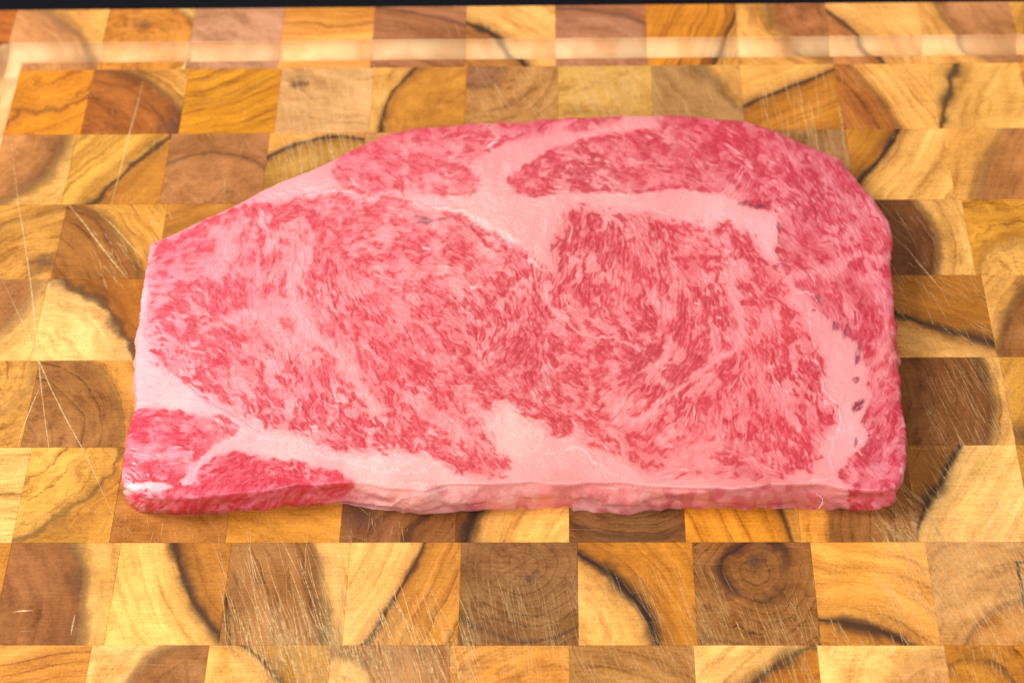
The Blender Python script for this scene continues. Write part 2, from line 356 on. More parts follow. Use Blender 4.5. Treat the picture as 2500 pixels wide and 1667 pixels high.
# groove: an L-shaped cove; the path of its centre line
GY = float((back((700,100))[1]+back((700,149))[1])/2)
GW = float(back((700,100))[1]-back((700,149))[1])/2
GX = float(back((55,150))[0])-GW
GD = 0.125
print('groove', GX, GY, GW, 'rows', [round(a,2) for a in ROWY])
def groove_h(x, y):
    # distance to the two straight runs that meet in the corner
    def seg(ax,ay,bx,by):
        vx,vy = bx-ax,by-ay
        t = max(0,min(1,((x-ax)*vx+(y-ay)*vy)/(vx*vx+vy*vy)))
        return math.hypot(x-ax-t*vx, y-ay-t*vy)
    GXR = XMAX-0.62
    d = min(seg(GX,GY,GXR,GY), seg(GX,GY,GX,-20), seg(GXR,GY,GXR,-20))
    if d >= GW: return 0.0
    return -GD*math.sqrt(max(0,1-(d/GW)**2))
THK = 0.95                                  # board thickness in block units
CHM = 0.0045
def block(x0, x1, y0, y1, spec, dz):
    cx, cy = (x0+x1)/2, (y0+y1)/2
    GXR = XMAX-0.62
    ys = (y0 < GY+GW and y1 > GY-GW)
    xsL = (x0 < GX+GW and x1 > GX-GW)
    xsR = (x0 < GXR+GW and x1 > GXR-GW)
    gl = [-1,-.985,-.93,-.8,-.6,-.35,-.1,.1,.35,.6,.8,.93,.985,1]
    def cuts(a, b, cs):
        out = [a, a+CHM]
        for c in cs:
            out += [c+GW*g for g in gl if a+CHM*2 < c+GW*g < b-CHM*2]
        out += [b-CHM, b]
        return sorted(out)
    xc = cuts(x0, x1, ([GX] if xsL else [])+([GXR] if xsR else []))
    yc = cuts(y0, y1, [GY] if ys else [])
    nx, ny = len(xc), len(yc)
    verts = []; faces = []; gm = []
    for j,y in enumerate(yc):
        for i,x in enumerate(xc):
            edge = (i in (0,nx-1)) or (j in (0,ny-1))
            z = groove_h(x,y) - (CHM if edge else 0) + dz
            verts.append((x-cx,y-cy,z))
    for j in range(ny-1):
        for i in range(nx-1):
            a = j*nx+i
            faces.append((a,a+1,a+1+nx,a+nx))
            gm.append(1.0 if groove_h((xc[i]+xc[i+1])/2,(yc[j]+yc[j+1])/2) < -0.002 else 0.0)
    # sides
    loop = [i for i in range(nx)]+[j*nx+nx-1 for j in range(1,ny)]+[(ny-1)*nx+i for i in range(nx-2,-1,-1)]+[j*nx for j in range(ny-2,0,-1)]
    b0 = len(verts)
    for v in loop: verts.append((verts[v][0], verts[v][1], -THK))
    n = len(loop)
    for i in range(n):
        a,b = loop[i], loop[(i+1)%n]
        faces.append((b,a,b0+i,b0+(i+1)%n)); gm.append(0.0)
    faces.append(tuple(b0+i for i in range(n-1,-1,-1))); gm.append(0.0)
    o = mesh_obj('wood_block', verts, faces, WOOD, board)
    at = o.data.attributes.new('groove','FLOAT','FACE')
    at.data.foreach_set('value', gm)
    if max(gm) > 0:
        o.data.polygons.foreach_set('use_smooth', [g>0 for g in gm])
    o.location = (cx*U, cy*U, 0)
    def loc(px):
        q = back(px); return (float(q[0])-cx, float(q[1])-cy)
    ci = spec['ci']; co = spec.get('co', ci)
    if 'arc' in spec:
        ux,uy,R = circle3([loc(p) for p in spec['arc']])
        rx,ry = loc(spec['ref'])
        if math.hypot(rx-ux, ry-uy) > R: ci, co = co, ci
    else:
        a = rng.uniform(0, 6.28); L = rng.uniform(1.2, 4)
        ux,uy,R = L*math.cos(a), L*math.sin(a), 20.0
        co = ci
    o['col_in'] = [float(c) for c in wlin(ci)]
    o['col_out'] = [float(c) for c in wlin(co)]
    o['arc'] = [ux,uy,R]
    o['line'] = [float(c) for c in spec.get('ln', (.03,0.0,.05))]
    rg = spec.get('rg', (rng.uniform(.18,.4), rng.uniform(.1,.35), rng.uniform(.1,.3)))
    o['rings'] = [float(c) for c in rg]
    o['seed'] = [rng.uniform(0,40), rng.uniform(0,40), rng.uniform(0,40)]
    sp = spec.get('spot')
    if sp: sx,sy = loc(sp[:2]); o['spot'] = [sx,sy,float(sp[2])]
    else: o['spot'] = [9.0,9.0,0.1]
    return o

PAL = [G,P,PP,A,AO,B,T,V,O,(214,150,70),(182,122,66)]
used = set()
for ri in range(len(ROWY)-1):
    J = joints(ri)
    y1, y0 = ROWY[ri], ROWY[ri+1]
    for x0,x1 in zip(J,J[1:]):
        mx, my = (x0+x1)/2, (y0+y1)/2
        px = proj((mx,my,0))
        spec = None
        for (r,fx) in F:
            if r == ri and (r,fx) not in used:
                wx = float(back((fx, (proj((mx,my,0))[1])))[0])
                if x0 < wx < x1: spec = F[(r,fx)]; used.add((r,fx)); break
        if spec is None:
            c1, c2 = rng.choice(PAL), rng.choice(PAL)
            spec = dict(ci=c1)
        block(x0, x1, y0, y1, spec, rng.uniform(-0.0015,0.0015))
print('unused figures', [k for k in F if k not in used])

# ---------------------------------------------------------------- branded outline at the right
def flat_mat(name, col, rough=0.6, alpha=None):
    k = NT(name)
    k.put(k.bsdf.inputs['Base Color'], (*lin(col),1))
    k.bsdf.inputs['Roughness'].default_value = rough
    return k
def brand_mark():
    k = NT('burnt_wood')
    tc = k.n('ShaderNodeTexCoord').outputs['Object']
    n = k.noise(tc, 900, 3, 0.6)
    k.put(k.bsdf.inputs['Base Color'], k.mix(n, tuple(lin((60,38,30))), tuple(lin((120,78,52)))))
    k.bsdf.inputs['Roughness'].default_value = 0.8
    c = back((2478,1369)); s = 1.6; t = 0.026; z = 0.002
    x0,y1 = float(c[0]), float(c[1]); x1,y0 = x0+s, y1-s
    V = []; Fc = []
    for (a,b,cx_,d) in ((x0,x1,y1-t,y1),(x0,x1,y0,y0+t),(x0,x0+t,y0+t,y1-t),(x1-t,x1,y0+t,y1-t)):
        i = len(V)
        for zz in (z,-0.004):
            V += [(a,cx_,zz),(b,cx_,zz),(b,d,zz),(a,d,zz)]
        Fc += [(i,i+1,i+2,i+3),(i+4,i+7,i+6,i+5),(i,i+4,i+5,i+1),(i+1,i+5,i+6,i+2),(i+2,i+6,i+7,i+3),(i+3,i+7,i+4,i)]
    mesh_obj('brand_mark', V, Fc, k.m, board)
brand_mark()

# ---------------------------------------------------------------- knife scratches
def scratches():
    k = NT('knife_scratch')
    tc = k.n('ShaderNodeTexCoord').outputs['Object']
    k.put(k.bsdf.inputs['Base Color'], (*lin((255,218,150),1.0),1))
    k.bsdf.inputs['Roughness'].default_value = 0.6
    al = k.math('MULTIPLY', k.attr('wear','GEOMETRY').outputs['Fac'], 1.25)
    n = k.mrange(k.noise(tc, 700, 3, 0.7), 0.3, 0.7, 0.25, 1.0)
    k.put(k.bsdf.inputs['Alpha'], k.math('MULTIPLY', al, n, clamp=True))
    V = []; Fc = []; W = []
    r = random.Random(11)
    def ribbon(pts, wpx, wear, taper=True):
        P3 = [back(p) for p in pts]
        n = len(P3); i0 = len(V)
        for i,q in enumerate(P3):
            a = P3[max(i-1,0)]; b = P3[min(i+1,n-1)]
            t = (b-a)[:2]; L = math.hypot(*t) or 1; nx,ny = -t[1]/L, t[0]/L
            u = i/(n-1)
            ww = wpx/250/2*(max(0.12, math.sin(math.pi*min(max(u,0.02),0.98))) if taper else 1)
            V.append((q[0]+nx*ww, q[1]+ny*ww, 0.0032)); V.append((q[0]-nx*ww, q[1]-ny*ww, 0.0032))
            W.append(wear); W.append(wear)
        for i in range(n-1):
            a = i0+i*2; Fc.append((a,a+1,a+3,a+2))
    def strokes(n, box, ang, spread, lo, hi, wpx, wear, focus=None):
        for _ in range(n):
            if focus:
                x = r.gauss(focus[0], focus[2]); y = r.gauss(focus[1], focus[3])
                if not (box[0]<x<box[2] and box[1]<y<box[3]): continue
            else:
                x = r.uniform(box[0],box[2]); y = r.uniform(box[1],box[3])
            a = math.radians(r.gauss(ang, spread)); L = r.uniform(lo,hi)*r.uniform(.5,1)
            dx,dy = math.cos(a)*L/2, math.sin(a)*L/2
            bow = r.uniform(-.04,.04)*L
            p = [(x-dx,y-dy),(x-dx*.3-dy/L*bow*2,y-dy*.3+dx/L*bow*2),(x+dx*.4-dy/L*bow*2,y+dy*.4+dx/L*bow*2),(x+dx,y+dy)]
            if min(q[1] for q in p) < 156 and max(q[1] for q in p) > 90: 
                if y < 120: continue
                p = [(q[0], max(q[1],156)) for q in p]
                if p[0][1]==p[1][1]: continue
            ribbon(p, r.uniform(.5,1)*wpx, r.uniform(.4,1)*wear)
    ribbon([(22,285),(34,400),(45,500),(56,560),(65,620),(80,730),(92,850),(100,940),(112,1040),(122,1110),(136,1190)], 3.2, .5)
    ribbon([(0,672),(30,735),(62,800),(97,885),(125,950),(160,1020),(215,1120),(250,1200),(292,1292)], 3.0, .5)
    ribbon([(100,940),(78,990),(58,1040),(42,1096)], 3.0, .6)
    ribbon([(352,190),(335,260),(315,330),(300,392),(285,450),(266,520)], 3.0, .6)
    ribbon([(165,497),(205,545),(245,600),(285,650),(312,682)], 4.0, .6)
    ribbon([(228,505),(280,555),(320,600),(355,634)], 3.0, .6)
    ribbon([(160,492),(176,508)], 6, .6)
    ribbon([(30,1494),(55,1491),(80,1490)], 5, .6); ribbon([(183,1500),(178,1525),(173,1550)], 4, .6)
    ribbon([(2210,600),(2240,640),(2275,680),(2300,710)], 5, .35)
    strokes(46, (690,165,940,480), 78, 7, 60, 260, 3.2, .55)
    strokes(60, (650,330,900,480), 76, 9, 30, 110, 2.6, .45)
    strokes(40, (1150,160,1340,285), 58, 10, 25, 110, 2.6, .4)
    strokes(40, (1380,165,1560,280), 62, 10, 25, 110, 3.0, .4)
    strokes(40, (1560,165,1850,290), 66, 16, 15, 80, 2.6, .35)
    strokes(44, (1860,160,2090,350), 80, 6, 40, 220, 3.0, .5)
    strokes(14, (700,25,1200,92), 80, 8, 20, 50, 3.0, .4)
    strokes(30, (360,520,420,660), 60, 6, 10, 40, 3, .5)
    strokes(40, (230,560,340,700), 60, 10, 10, 60, 3, .4)
    strokes(30, (330,170,640,480), 80, 20, 8, 60, 2.6, .35)
    strokes(460, (560,1450,1160,1690), 73, 6, 60, 260, 2.3, .6, (860,1600,190,75))
    strokes(90, (560,1450,1160,1690), 73, 5, 90, 260, 11, .13, (850,1600,170,60))
    strokes(110, (540,1330,900,1667), 76, 8, 40, 260, 2.6, .45)
    strokes(170, (1140,1440,1400,1667), 77, 6, 40, 190, 1.7, .28)
    strokes(210, (1400,1400,1780,1667), 66, 6, 40, 200, 1.8, .32)
    strokes(130, (1680,1480,1990,1667), 70, 6, 40, 200, 1.9, .35)
    strokes(420, (2150,1300,2520,1520), 59, 8, 40, 220, 2.1, .42)
    strokes(60, (2150,1300,2520,1520), 60, 6, 60, 210, 11, .13)
    strokes(50, (690,170,930,480), 79, 5, 60, 240, 10, .2)
    strokes(40, (1400,170,1560,280), 60, 8, 30, 90, 14, .25)
    strokes(40, (2150,1180,2500,1320), 55, 8, 30, 120, 14, .25)
    strokes(240, (2130,1180,2520,1400), 54, 9, 15, 110, 2.0, .34)
    strokes(170, (2260,870,2470,1180), 62, 5, 30, 170, 1.9, .30)
    strokes(60, (2180,680,2440,850), 50, 12, 20, 120, 2.4, .3)
    strokes(60, (2130,490,2320,720), 52, 9, 20, 130, 2.2, .3)
    strokes(60, (1980,1400,2300,1600), 64, 10, 15, 80, 2.4, .4)
    strokes(130, (1950,1560,2500,1690), 68, 12, 20, 110, 2.0, .35)
    strokes(60, (300,1240,1000,1320), 75, 20, 10, 60, 2.0, .35)
    strokes(120, (0,170,2500,1667), 70, 30, 6, 40, 2.4, .35)
    strokes(200, (0,900,2500,1667), 4, 5, 30, 160, 1.2, .25)
    o = mesh_obj('knife_scratches', V, Fc, k.m, board)
    o['kind'] = 'stuff'
    at = o.data.attributes.new('wear','FLOAT','POINT'); at.data.foreach_set('value', W)
scratches()

# ---------------------------------------------------------------- the surface under the board
def countertop():
    k = NT('dark_countertop')
    tc = k.n('ShaderNodeTexCoord').outputs['Object']
    n = k.noise(tc, 260, 3, 0.6)
    k.put(k.bsdf.inputs['Base Color'], k.mix(n, (0.0030,0.0030,0.0046,1), (0.0055,0.0055,0.0085,1)))
    k.bsdf.inputs['Roughness'].default_value = 0.8
    k.bsdf.inputs['Specular IOR Level'].default_value = 0.08
    z = -THK-0.004
    o = mesh_obj('countertop', [(-26,-28,z),(36,-28,z),(36,24,z),(-26,24,z)], [(0,1,2,3)], k.m)
    o['kind'] = 'structure'
    return o
countertop()

#STEAK
# ---------------------------------------------------------------- the steak
def resample(pts, n):
    """smooth (Catmull-Rom) curve through the points, n samples evenly spaced"""
    P = np.array(pts, float)
    Q = np.vstack([2*P[0]-P[1], P, 2*P[-1]-P[-2]])
    out = []
    for i in range(1, len(Q)-2):
        t = np.linspace(0,1,12,endpoint=False)[:,None]
        p0,p1,p2,p3 = Q[i-1],Q[i],Q[i+1],Q[i+2]
        out.append(0.5*((2*p1)+(-p0+p2)*t+(2*p0-5*p1+4*p2-p3)*t**2+(-p0+3*p1-3*p2+p3)*t**3))
    out = np.vstack(out+[P[-1:]])
    L = np.concatenate([[0],np.cumsum(np.hypot(*np.diff(out[:,:2],axis=0).T))])
    u = np.linspace(0, L[-1], n)
    return np.stack([np.interp(u, L, out[:,k]) for k in range(out.shape[1])],-1)

# ---- albedo and relief of the meat, worked out on a grid laid over the cut face
RS = 0.64
RX0, RY0, RX1, RY1 = 255, 255, 2245, 1275
RWd, RHt = int((RX1-RX0)*RS), int((RY1-RY0)*RS)
gx, gy = np.meshgrid(RX0+(np.arange(RWd)+.5)/RS, RY0+(np.arange(RHt)+.5)/RS)
nr = np.random.default_rng(3)
def blur(a, s):
    if s <= 0.3: return a
    r = int(math.ceil(s*2.6)); k = np.exp(-0.5*(np.arange(-r,r+1)/s)**2); k /= k.sum()
    n0, n1 = a.shape[:2]
    b = np.pad(a, ((r,r),(0,0)), mode='reflect' if n0>r else 'edge')
    a = sum(k[i]*b[i:i+n0] for i in range(2*r+1))
    b = np.pad(a, ((0,0),(r,r)), mode='reflect' if n1>r else 'edge')
    return sum(k[i]*b[:,i:i+n1] for i in range(2*r+1))
def samp(a, x, y):
    x = np.clip(x, 0, a.shape[1]-1.001); y = np.clip(y, 0, a.shape[0]-1.001)
    i = x.astype(np.int32); j = y.astype(np.int32); fx = x-i; fy = y-j
    if a.ndim == 3: fx = fx[...,None]; fy = fy[...,None]
    return (a[j,i]*(1-fx)+a[j,i+1]*fx)*(1-fy)+(a[j+1,i]*(1-fx)+a[j+1,i+1]*fx)*fy
def noise2(s):                               # smooth noise, feature size s photo pixels, unit variance
    sr = s*RS
    if sr > 6:                               # make it coarse and enlarge
        f = sr/3.0; h, w_ = int(RHt/f)+8, int(RWd/f)+8
        a = blur(nr.standard_normal((h,w_)), 3.0)
        yy, xx = np.mgrid[0:RHt,0:RWd]
        a = samp(a, xx/f+3, yy/f+3)
    else:
        a = blur(nr.standard_normal((RHt,RWd)), sr)
    return (a-a.mean())/a.std()
def field(table, p=3.4):                     # values known at scattered points -> smooth map
    T = np.array(table, float)
    X, Y = gx[::8,::8], gy[::8,::8]
    w_ = 1/(((X[...,None]-T[:,0])**2+(Y[...,None]-T[:,1])**2)**(p/2)+1)
    v = (w_[...,None]*T[:,2:]).sum(2)/w_.sum(2)[...,None]
    yy, xx = np.mgrid[0:RHt,0:RWd]
    return np.stack([blur(samp(v[...,k], xx/8-.5, yy/8-.5),3) for k in range(v.shape[2])],-1)
wx1, wy1 = noise2(26), noise2(26); wx2, wy2 = noise2(7), noise2(7)
WX = gx+wx1*5+wx2*2.6; WY = gy+wy1*5+wy2*2.6
def poly(pts, soft=5.0, warp=1.0, scale=1.0):
    P = np.array(pts, float)*scale
    X = gx+(WX-gx)*warp; Y = gy+(WY-gy)*warp
    m = np.zeros(gx.shape, bool)
    for (x0,y0),(x1,y1) in zip(P, np.roll(P,-1,0)):
        if y0 == y1: continue
        c = ((Y<y0)!=(Y<y1))&(X<(x1-x0)*(Y-y0)/(y1-y0)+x0)
        m ^= c
    return blur(m.astype(float), soft*RS)
def stroke(pts, width, soft=0.6, warp=1.0, scale=1.0, taper=False):
    P = resample(np.array(pts,float)*scale, max(8, 6*len(pts)))
    bx0,by0 = P.min(0)-width*3-20; bx1,by1 = P.max(0)+width*3+20
    i0,i1 = int(max(0,(bx0-RX0)*RS)), int(min(RWd,(bx1-RX0)*RS+1))
    j0,j1 = int(max(0,(by0-RY0)*RS)), int(min(RHt,(by1-RY0)*RS+1))
    out = np.zeros(gx.shape)
    if i1<=i0 or j1<=j0: return out
    X = (gx+(WX-gx)*warp)[j0:j1,i0:i1]; Y = (gy+(WY-gy)*warp)[j0:j1,i0:i1]
    best = np.full(X.shape, 1e9)
    n = len(P)-1
    for i in range(n):
        a, b = P[i], P[i+1]; d = b-a; L2 = (d**2).sum()+1e-9
        t = np.clip(((X-a[0])*d[0]+(Y-a[1])*d[1])/L2, 0, 1)
        ww = 1.0
        if taper: ww = 0.25+0.75*np.sin(math.pi*(i+t)/n)
        best = np.minimum(best, np.hypot(X-a[0]-t*d[0], Y-a[1]-t*d[1])/ww)
    h = width/2
    out[j0:j1,i0:i1] = 1-np.clip((best-h*(1-soft))/(2*h*soft), 0, 1)
    return out*out*(3-2*out)
def ell(x, y, a, b, ang, soft=.4):
    c, s = math.cos(math.radians(ang)), math.sin(math.radians(ang))
    X, Y = gx+(WX-gx)*.6-x, gy+(WY-gy)*.6-y
    r = np.sqrt(((X*c+Y*s)/a)**2+((-X*s+Y*c)/b)**2)
    v = np.clip((1+soft-r)/(2*soft),0,1)
    return v*v*(3-2*v)

K = 2500/2352.0
POLY = {
 'eye': [(352,645),(383,575),(420,545),(500,497),(560,478),(640,452),(720,458),(800,463),(880,470),(960,488),(1030,505),(1100,532),(1170,562),(1225,595),(1255,625),(1275,660),(1300,700),(1335,735),(1400,770),(1420,830),(1300,900),(1190,880),(1120,935),(1100,985),(1190,1075),(1150,1082),(1050,1065),(950,1045),(860,1030),(750,1012),(690,985),(630,992),(560,960),(500,925),(450,880),(400,845),(360,800),(340,745),(338,690)],
 'inner': [(1315,490),(1350,478),(1420,483),(1470,500),(1520,520),(1600,528),(1680,530),(1725,555),(1760,600),(1800,650),(1820,700),(1850,760),(1868,830),(1890,900),(1890,985),(1880,1060),(1800,1095),(1700,1100),(1600,1085),(1520,1090),(1450,1060),(1390,1020),(1300,1000),(1240,975),(1190,930),(1180,880),(1290,880),(1410,830),(1390,775),(1330,735),(1295,690),(1282,640),(1284,580)],
 'upper': [(762,398),(780,362),(840,322),(880,290),(950,272),(1060,260),(1180,250),(1290,240),(1440,240),(1425,288),(1290,300),(1200,325),(1120,338),(1085,350),(1075,380),(1095,420),(1080,442),(1010,445),(930,440),(850,440),(790,425)],
 'cap': [(1165,398),(1210,372),(1270,350),(1350,322),(1440,312),(1500,300),(1520,285),(1480,245),(1600,240),(1695,250),(1755,268),(1812,290),(1880,338),(1912,366),(1955,400),(1995,440),(2032,492),(2070,540),(2076,600),(2076,680),(2082,740),(2088,800),(2093,860),(2098,930),(2108,975),(2110,1020),(2110,1080),(2100,1130),(2080,1190),(1960,1190),(1950,1125),(1930,1090),(1990,1020),(1995,960),(2020,900),(2000,870),(1985,800),(1930,750),(1880,690),(1850,660),(1800,632),(1790,600),(1796,550),(1794,490),(1750,470),(1690,455),(1640,436),(1540,428),(1440,436),(1350,434),(1200,440),(1170,425)],
 'corner1': [(270,956),(340,945),(420,946),(480,952),(530,968),(548,985),(530,1010),(490,1030),(450,1060),(440,1085),(400,1105),(300,1110),(250,1100)],
 'corner2': [(440,1115),(460,1085),(500,1058),(545,1042),(580,1040),(620,1055),(700,1066),(760,1085),(815,1105),(800,1130),(790,1150),(640,1190),(480,1200),(300,1200),(250,1160),(300,1125),(360,1130)],
}
M = {k: poly(v, 13.0 if k in ('eye','inner') else 5.5, 1.7 if k in ('eye','inner') else 1.0, K) for k,v in POLY.items()}
lean_zone = np.clip(sum(M.values()), 0, 1)

# strand direction (degrees in the photo's plane, y down)
DIR = [(450,600,-25),(400,750,10),(480,830,30),(560,1000,58),(650,700,88),(760,650,86),(800,800,72),(900,850,62),(700,950,58),(620,900,60),
 (850,1000,50),(1000,1050,38),(1100,1080,32),(1000,900,52),(1100,950,42),(1000,700,42),(1100,640,24),(1200,680,50),(1270,760,65),(1230,850,120),
 (1180,940,30),(950,600,12),(800,550,-12),(560,700,70),(480,900,45),(900,1080,35),(1150,1130,40),
 (1400,620,104),(1400,680,115),(1450,700,108),(1520,640,100),(1600,600,65),(1420,745,38),(1550,820,22),(1470,850,15),(1600,880,140),(1650,800,95),
 (1700,600,32),(1780,650,55),(1850,750,62),(1700,750,85),(1900,850,68),(1500,960,135),(1400,1000,35),(1600,1000,140),(1720,920,150),(1750,1000,75),
 (1850,1050,60),(1950,1050,56),(1500,1100,40),(1650,1100,150),(1800,1150,170),(1930,950,72),
 (900,370,172),(1000,420,15),(1100,340,168),(1300,300,172),(1350,400,5),(1600,380,8),(1500,440,8),(1700,420,20),(1850,400,38),(1950,500,58),
 (1750,320,20),(2100,500,60),(2100,600,72),(2050,700,55),(1980,620,35),(2130,800,98),(2150,900,95),(2150,1000,120),(2180,1100,128),(2100,1160,35),
 (1800,440,120),(430,1030,8),(400,1080,165),(350,1120,5),(600,1140,150),(700,1120,20),(780,1150,22),(500,1180,155),(700,1215,120),(1800,1215,20)]
T_ = np.array(DIR, float)
dtab = [(x,y,math.cos(2*math.radians(a)),math.sin(2*math.radians(a))) for x,y,a in DIR]
d2 = field(dtab)
ang = 0.5*np.arctan2(d2[...,1], d2[...,0])+noise2(30)*0.16
ux, uy = np.cos(ang), np.sin(ang)
def lic(src, L, step=1.2):
    acc = src.copy(); wsum = 1.0
    for sgn in (1,-1):
        yy, xx = np.mgrid[0:RHt,0:RWd].astype(float)
        px_, py_ = ux*sgn, uy*sgn
        for i in range(int(L/step)):
            xx = xx+px_*step; yy = yy+py_*step
            wgt = 0.5+0.5*math.cos(math.pi*(i+1)/(L/step+1))
            acc += wgt*samp(src, xx, yy); wsum += wgt
            nx_, ny_ = samp(ux, xx, yy), samp(uy, xx, yy)
            s = np.where(nx_*px_+ny_*py_<0, -1.0, 1.0)
            px_, py_ = nx_*s, ny_*s
    acc /= wsum
    return (acc-acc.mean())/acc.std()
def local_norm(a, s=28):
    m = blur(a, s); v = blur((a-m)**2, s)
    return (a-m)/np.sqrt(v+1e-6)
coarse = local_norm(lic(noise2(7.6), 16)); midn = local_norm(lic(noise2(4.2), 12)); fine = local_norm(lic(noise2(1.8), 6))
blot = noise2(14)
# (x, y, share of lean, weight of coarse pattern)
DEN = [(430,600,.55),(400,760,.5),(480,860,.42),(700,520,.50),(640,700,.34),(740,760,.30),(820,760,.46),(560,1000,.36),(700,950,.40),(860,900,.5),(980,820,.52),
 (900,560,.50),(1000,640,.46),(1150,650,.40),(1230,760,.58),(1260,860,.68),(1130,880,.56),(1000,1000,.52),(1100,1050,.42),(800,1060,.46),(1200,960,.62),(960,1130,.35),(560,1040,.3),
 (1400,600,.58),(1430,700,.56),(1560,640,.45),(1650,600,.46),(1750,600,.48),(1520,760,.48),(1620,800,.62),(1470,880,.64),(1640,900,.62),(1500,1000,.5),(1580,960,.44),
 (1700,760,.46),(1850,780,.46),(1940,860,.42),(1800,980,.46),(1950,1060,.52),(1700,1080,.34),(1830,1130,.46),(1500,1100,.38),(1600,1150,.3),(1950,960,.42),
 (850,400,.62),(950,420,.6),(1100,380,.6),(1000,340,.78),(1250,300,.85),(1450,290,.75),(1300,420,.78),(1450,440,.74),(1650,400,.62),(1750,340,.80),(1600,330,.6),(1850,430,.74),
 (1950,500,.72),(2050,470,.66),(2100,600,.66),(1980,620,.55),(2080,720,.58),(1980,700,.5),(2050,800,.72),(2110,820,.8),(2130,950,.6),(2180,900,.85),(2170,1020,.84),(2150,1100,.62),(2080,1180,.7),(2160,1170,.55),
 (430,1020,.82),(350,1040,.85),(400,1100,.45),(350,1150,.8),(560,1130,.74),(700,1140,.9),(820,1170,.92),(600,1200,.82),(450,1210,.8)]
den = field(DEN)[...,0]
den = den+0.10
fringe = np.clip(1-np.abs(lean_zone-.5)*2,0,1)
capz = np.clip(M['cap']+M['upper'],0,1); corz = np.clip(M['corner1']+M['corner2'],0,1)
den = den-0.16*capz-0.13*corz-0.06*fringe
# redder clusters (+) and paler islands (-) seen in the cut face
BOOST = [([(866,760),(920,830),(975,900)],36,.3),([(1000,860),(1060,930),(1110,975)],34,.3),([(820,860),(870,920),(940,990)],22,.25),([(930,960),(1000,1030),(1080,1090),(1150,1130)],24,.38),
([(950,1075),(1030,1100),(1110,1130)],30,.4),([(770,1000),(830,1040),(900,1070)],44,.3),([(520,940),(580,1000),(640,1040)],46,.28),([(640,960),(690,1010),(730,1060)],24,.28),([(526,720),(532,780)],42,.4),
([(468,760),(470,800)],30,.3),([(385,640),(400,665)],32,.35),([(535,820),(540,860)],40,.25),([(420,830),(440,870),(480,900)],40,.25),([(583,690),(588,730)],20,.4),([(640,640),(680,660),(700,700)],24,.3),
([(770,600),(770,680),(790,750)],30,.3),([(470,560),(540,540),(620,500)],30,.3),([(690,500),(800,490),(900,510)],24,.2),([(1190,640),(1230,700)],26,.3),([(1210,740),(1260,800),(1240,900)],70,.16),
([(1150,930),(1230,950),(1300,960)],50,.22),([(1400,580),(1440,610),(1470,600)],44,.35),([(1380,690),(1440,720),(1500,760),(1560,790)],40,.3),([(1600,780),(1640,810),(1660,840)],60,.35),([(1430,850),(1500,870),(1580,880)],36,.28),
([(1560,930),(1600,960),(1650,940),(1700,880)],36,.38),([(1430,960),(1460,990)],40,.3),([(1300,990),(1350,1020),(1420,1040)],30,.4),([(1500,1060),(1600,1050)],24,.3),([(1790,1100),(1840,1090)],54,.4),
([(1880,1020),(1930,1080),(1980,1130)],40,.42),([(1700,720),(1770,740)],40,.38),([(1530,620),(1560,660)],30,.3),([(1720,560),(1790,590),(1840,640)],30,.3),([(1760,880),(1800,920)],50,.3),([(1870,850),(1950,900)],50,.25),
([(1750,960),(1690,1010),(1650,1060)],24,.25),([(1240,400),(1320,400),(1400,420)],44,.3),([(1350,350),(1480,350),(1600,360)],20,.25),([(1700,300),(1800,340),(1880,390)],50,.2),
([(540,590),(552,600)],44,-.45),([(508,655),(520,668)],44,-.45),([(700,700),(640,745),(600,790)],26,-.35),([(730,620),(735,700),(760,770),(830,860),(900,960)],26,-.35),([(1000,740),(900,700),(830,690)],24,-.28),
([(1080,700),(1000,680)],20,-.25),([(960,1000),(890,960),(840,920)],24,-.3),([(1450,640),(1462,740)],22,-.4),([(1530,700),(1536,640)],18,-.3),([(1570,740),(1640,760)],24,-.4),([(1780,640),(1800,760),(1780,850),(1700,920)],28,-.35),
([(1580,1010),(1500,1040)],20,-.35),([(1850,950),(1900,975)],44,-.4),([(1650,1120),(1720,1120),(1700,1060)],40,-.45),([(1900,1130),(1860,1130)],30,-.35),([(680,580),(700,640)],24,-.3),([(860,620),(900,600),(960,620)],22,-.25),
([(1350,900),(1380,950)],22,-.3),([(1120,1000),(1150,1060)],24,-.3),([(1000,980),(1040,1010)],18,-.3),([(1320,1100),(1400,1080)],20,-.3)]
bst = np.zeros(gx.shape)
for pts,wd,a_ in BOOST: bst = bst+stroke(pts, wd*1.25, .95, 1.6)*a_
dn = den+bst+blot*0.09+noise2(24)*0.05-0.04
streak = local_norm(lic(noise2(3.0), 18))
z = (0.46*coarse+0.46*midn+0.30*streak+0.40*fine)
z /= z.std()
uni = 1/(1+np.exp(-1.702*z))                 # roughly uniform 0..1
lz = np.clip((lean_zone-0.24)*2.0+0.5,0,1)
thr = 1-dn*np.clip(lz,0,1)
yy0, xx0 = np.mgrid[0:RHt,0:RWd].astype(float)
cx1, cy1, cx2, cy2 = noise2(11), noise2(11), noise2(5), noise2(5)
uni = samp(uni, xx0+(cx1*3.4+cx2*2.2)*RS, yy0+(cy1*3.4+cy2*2.2)*RS)      # curls the flecks
worm1 = 1-np.abs(noise2(5.5)); worm2 = 1-np.abs(lic(noise2(4.0), 5))      # curly little threads
uf = uni+0.055*worm1*np.clip(lz,0,1)+0.075*(worm2-.2)+0.05*noise2(2.6)
soften = np.clip(0.22+0.10*noise2(22), 0.10, 0.45)
lean = np.clip((uf-thr+soften*.6)/soften/1.5, 0, 1); lean = lean**1.15
lean = lean*(0.80+0.20*np.clip(worm2,-1,1))
lean = np.clip(lean-0.10*np.clip(worm1,0,1)*noise2(3.2), 0, 1)*np.clip((lz-.02)*4,0,1)
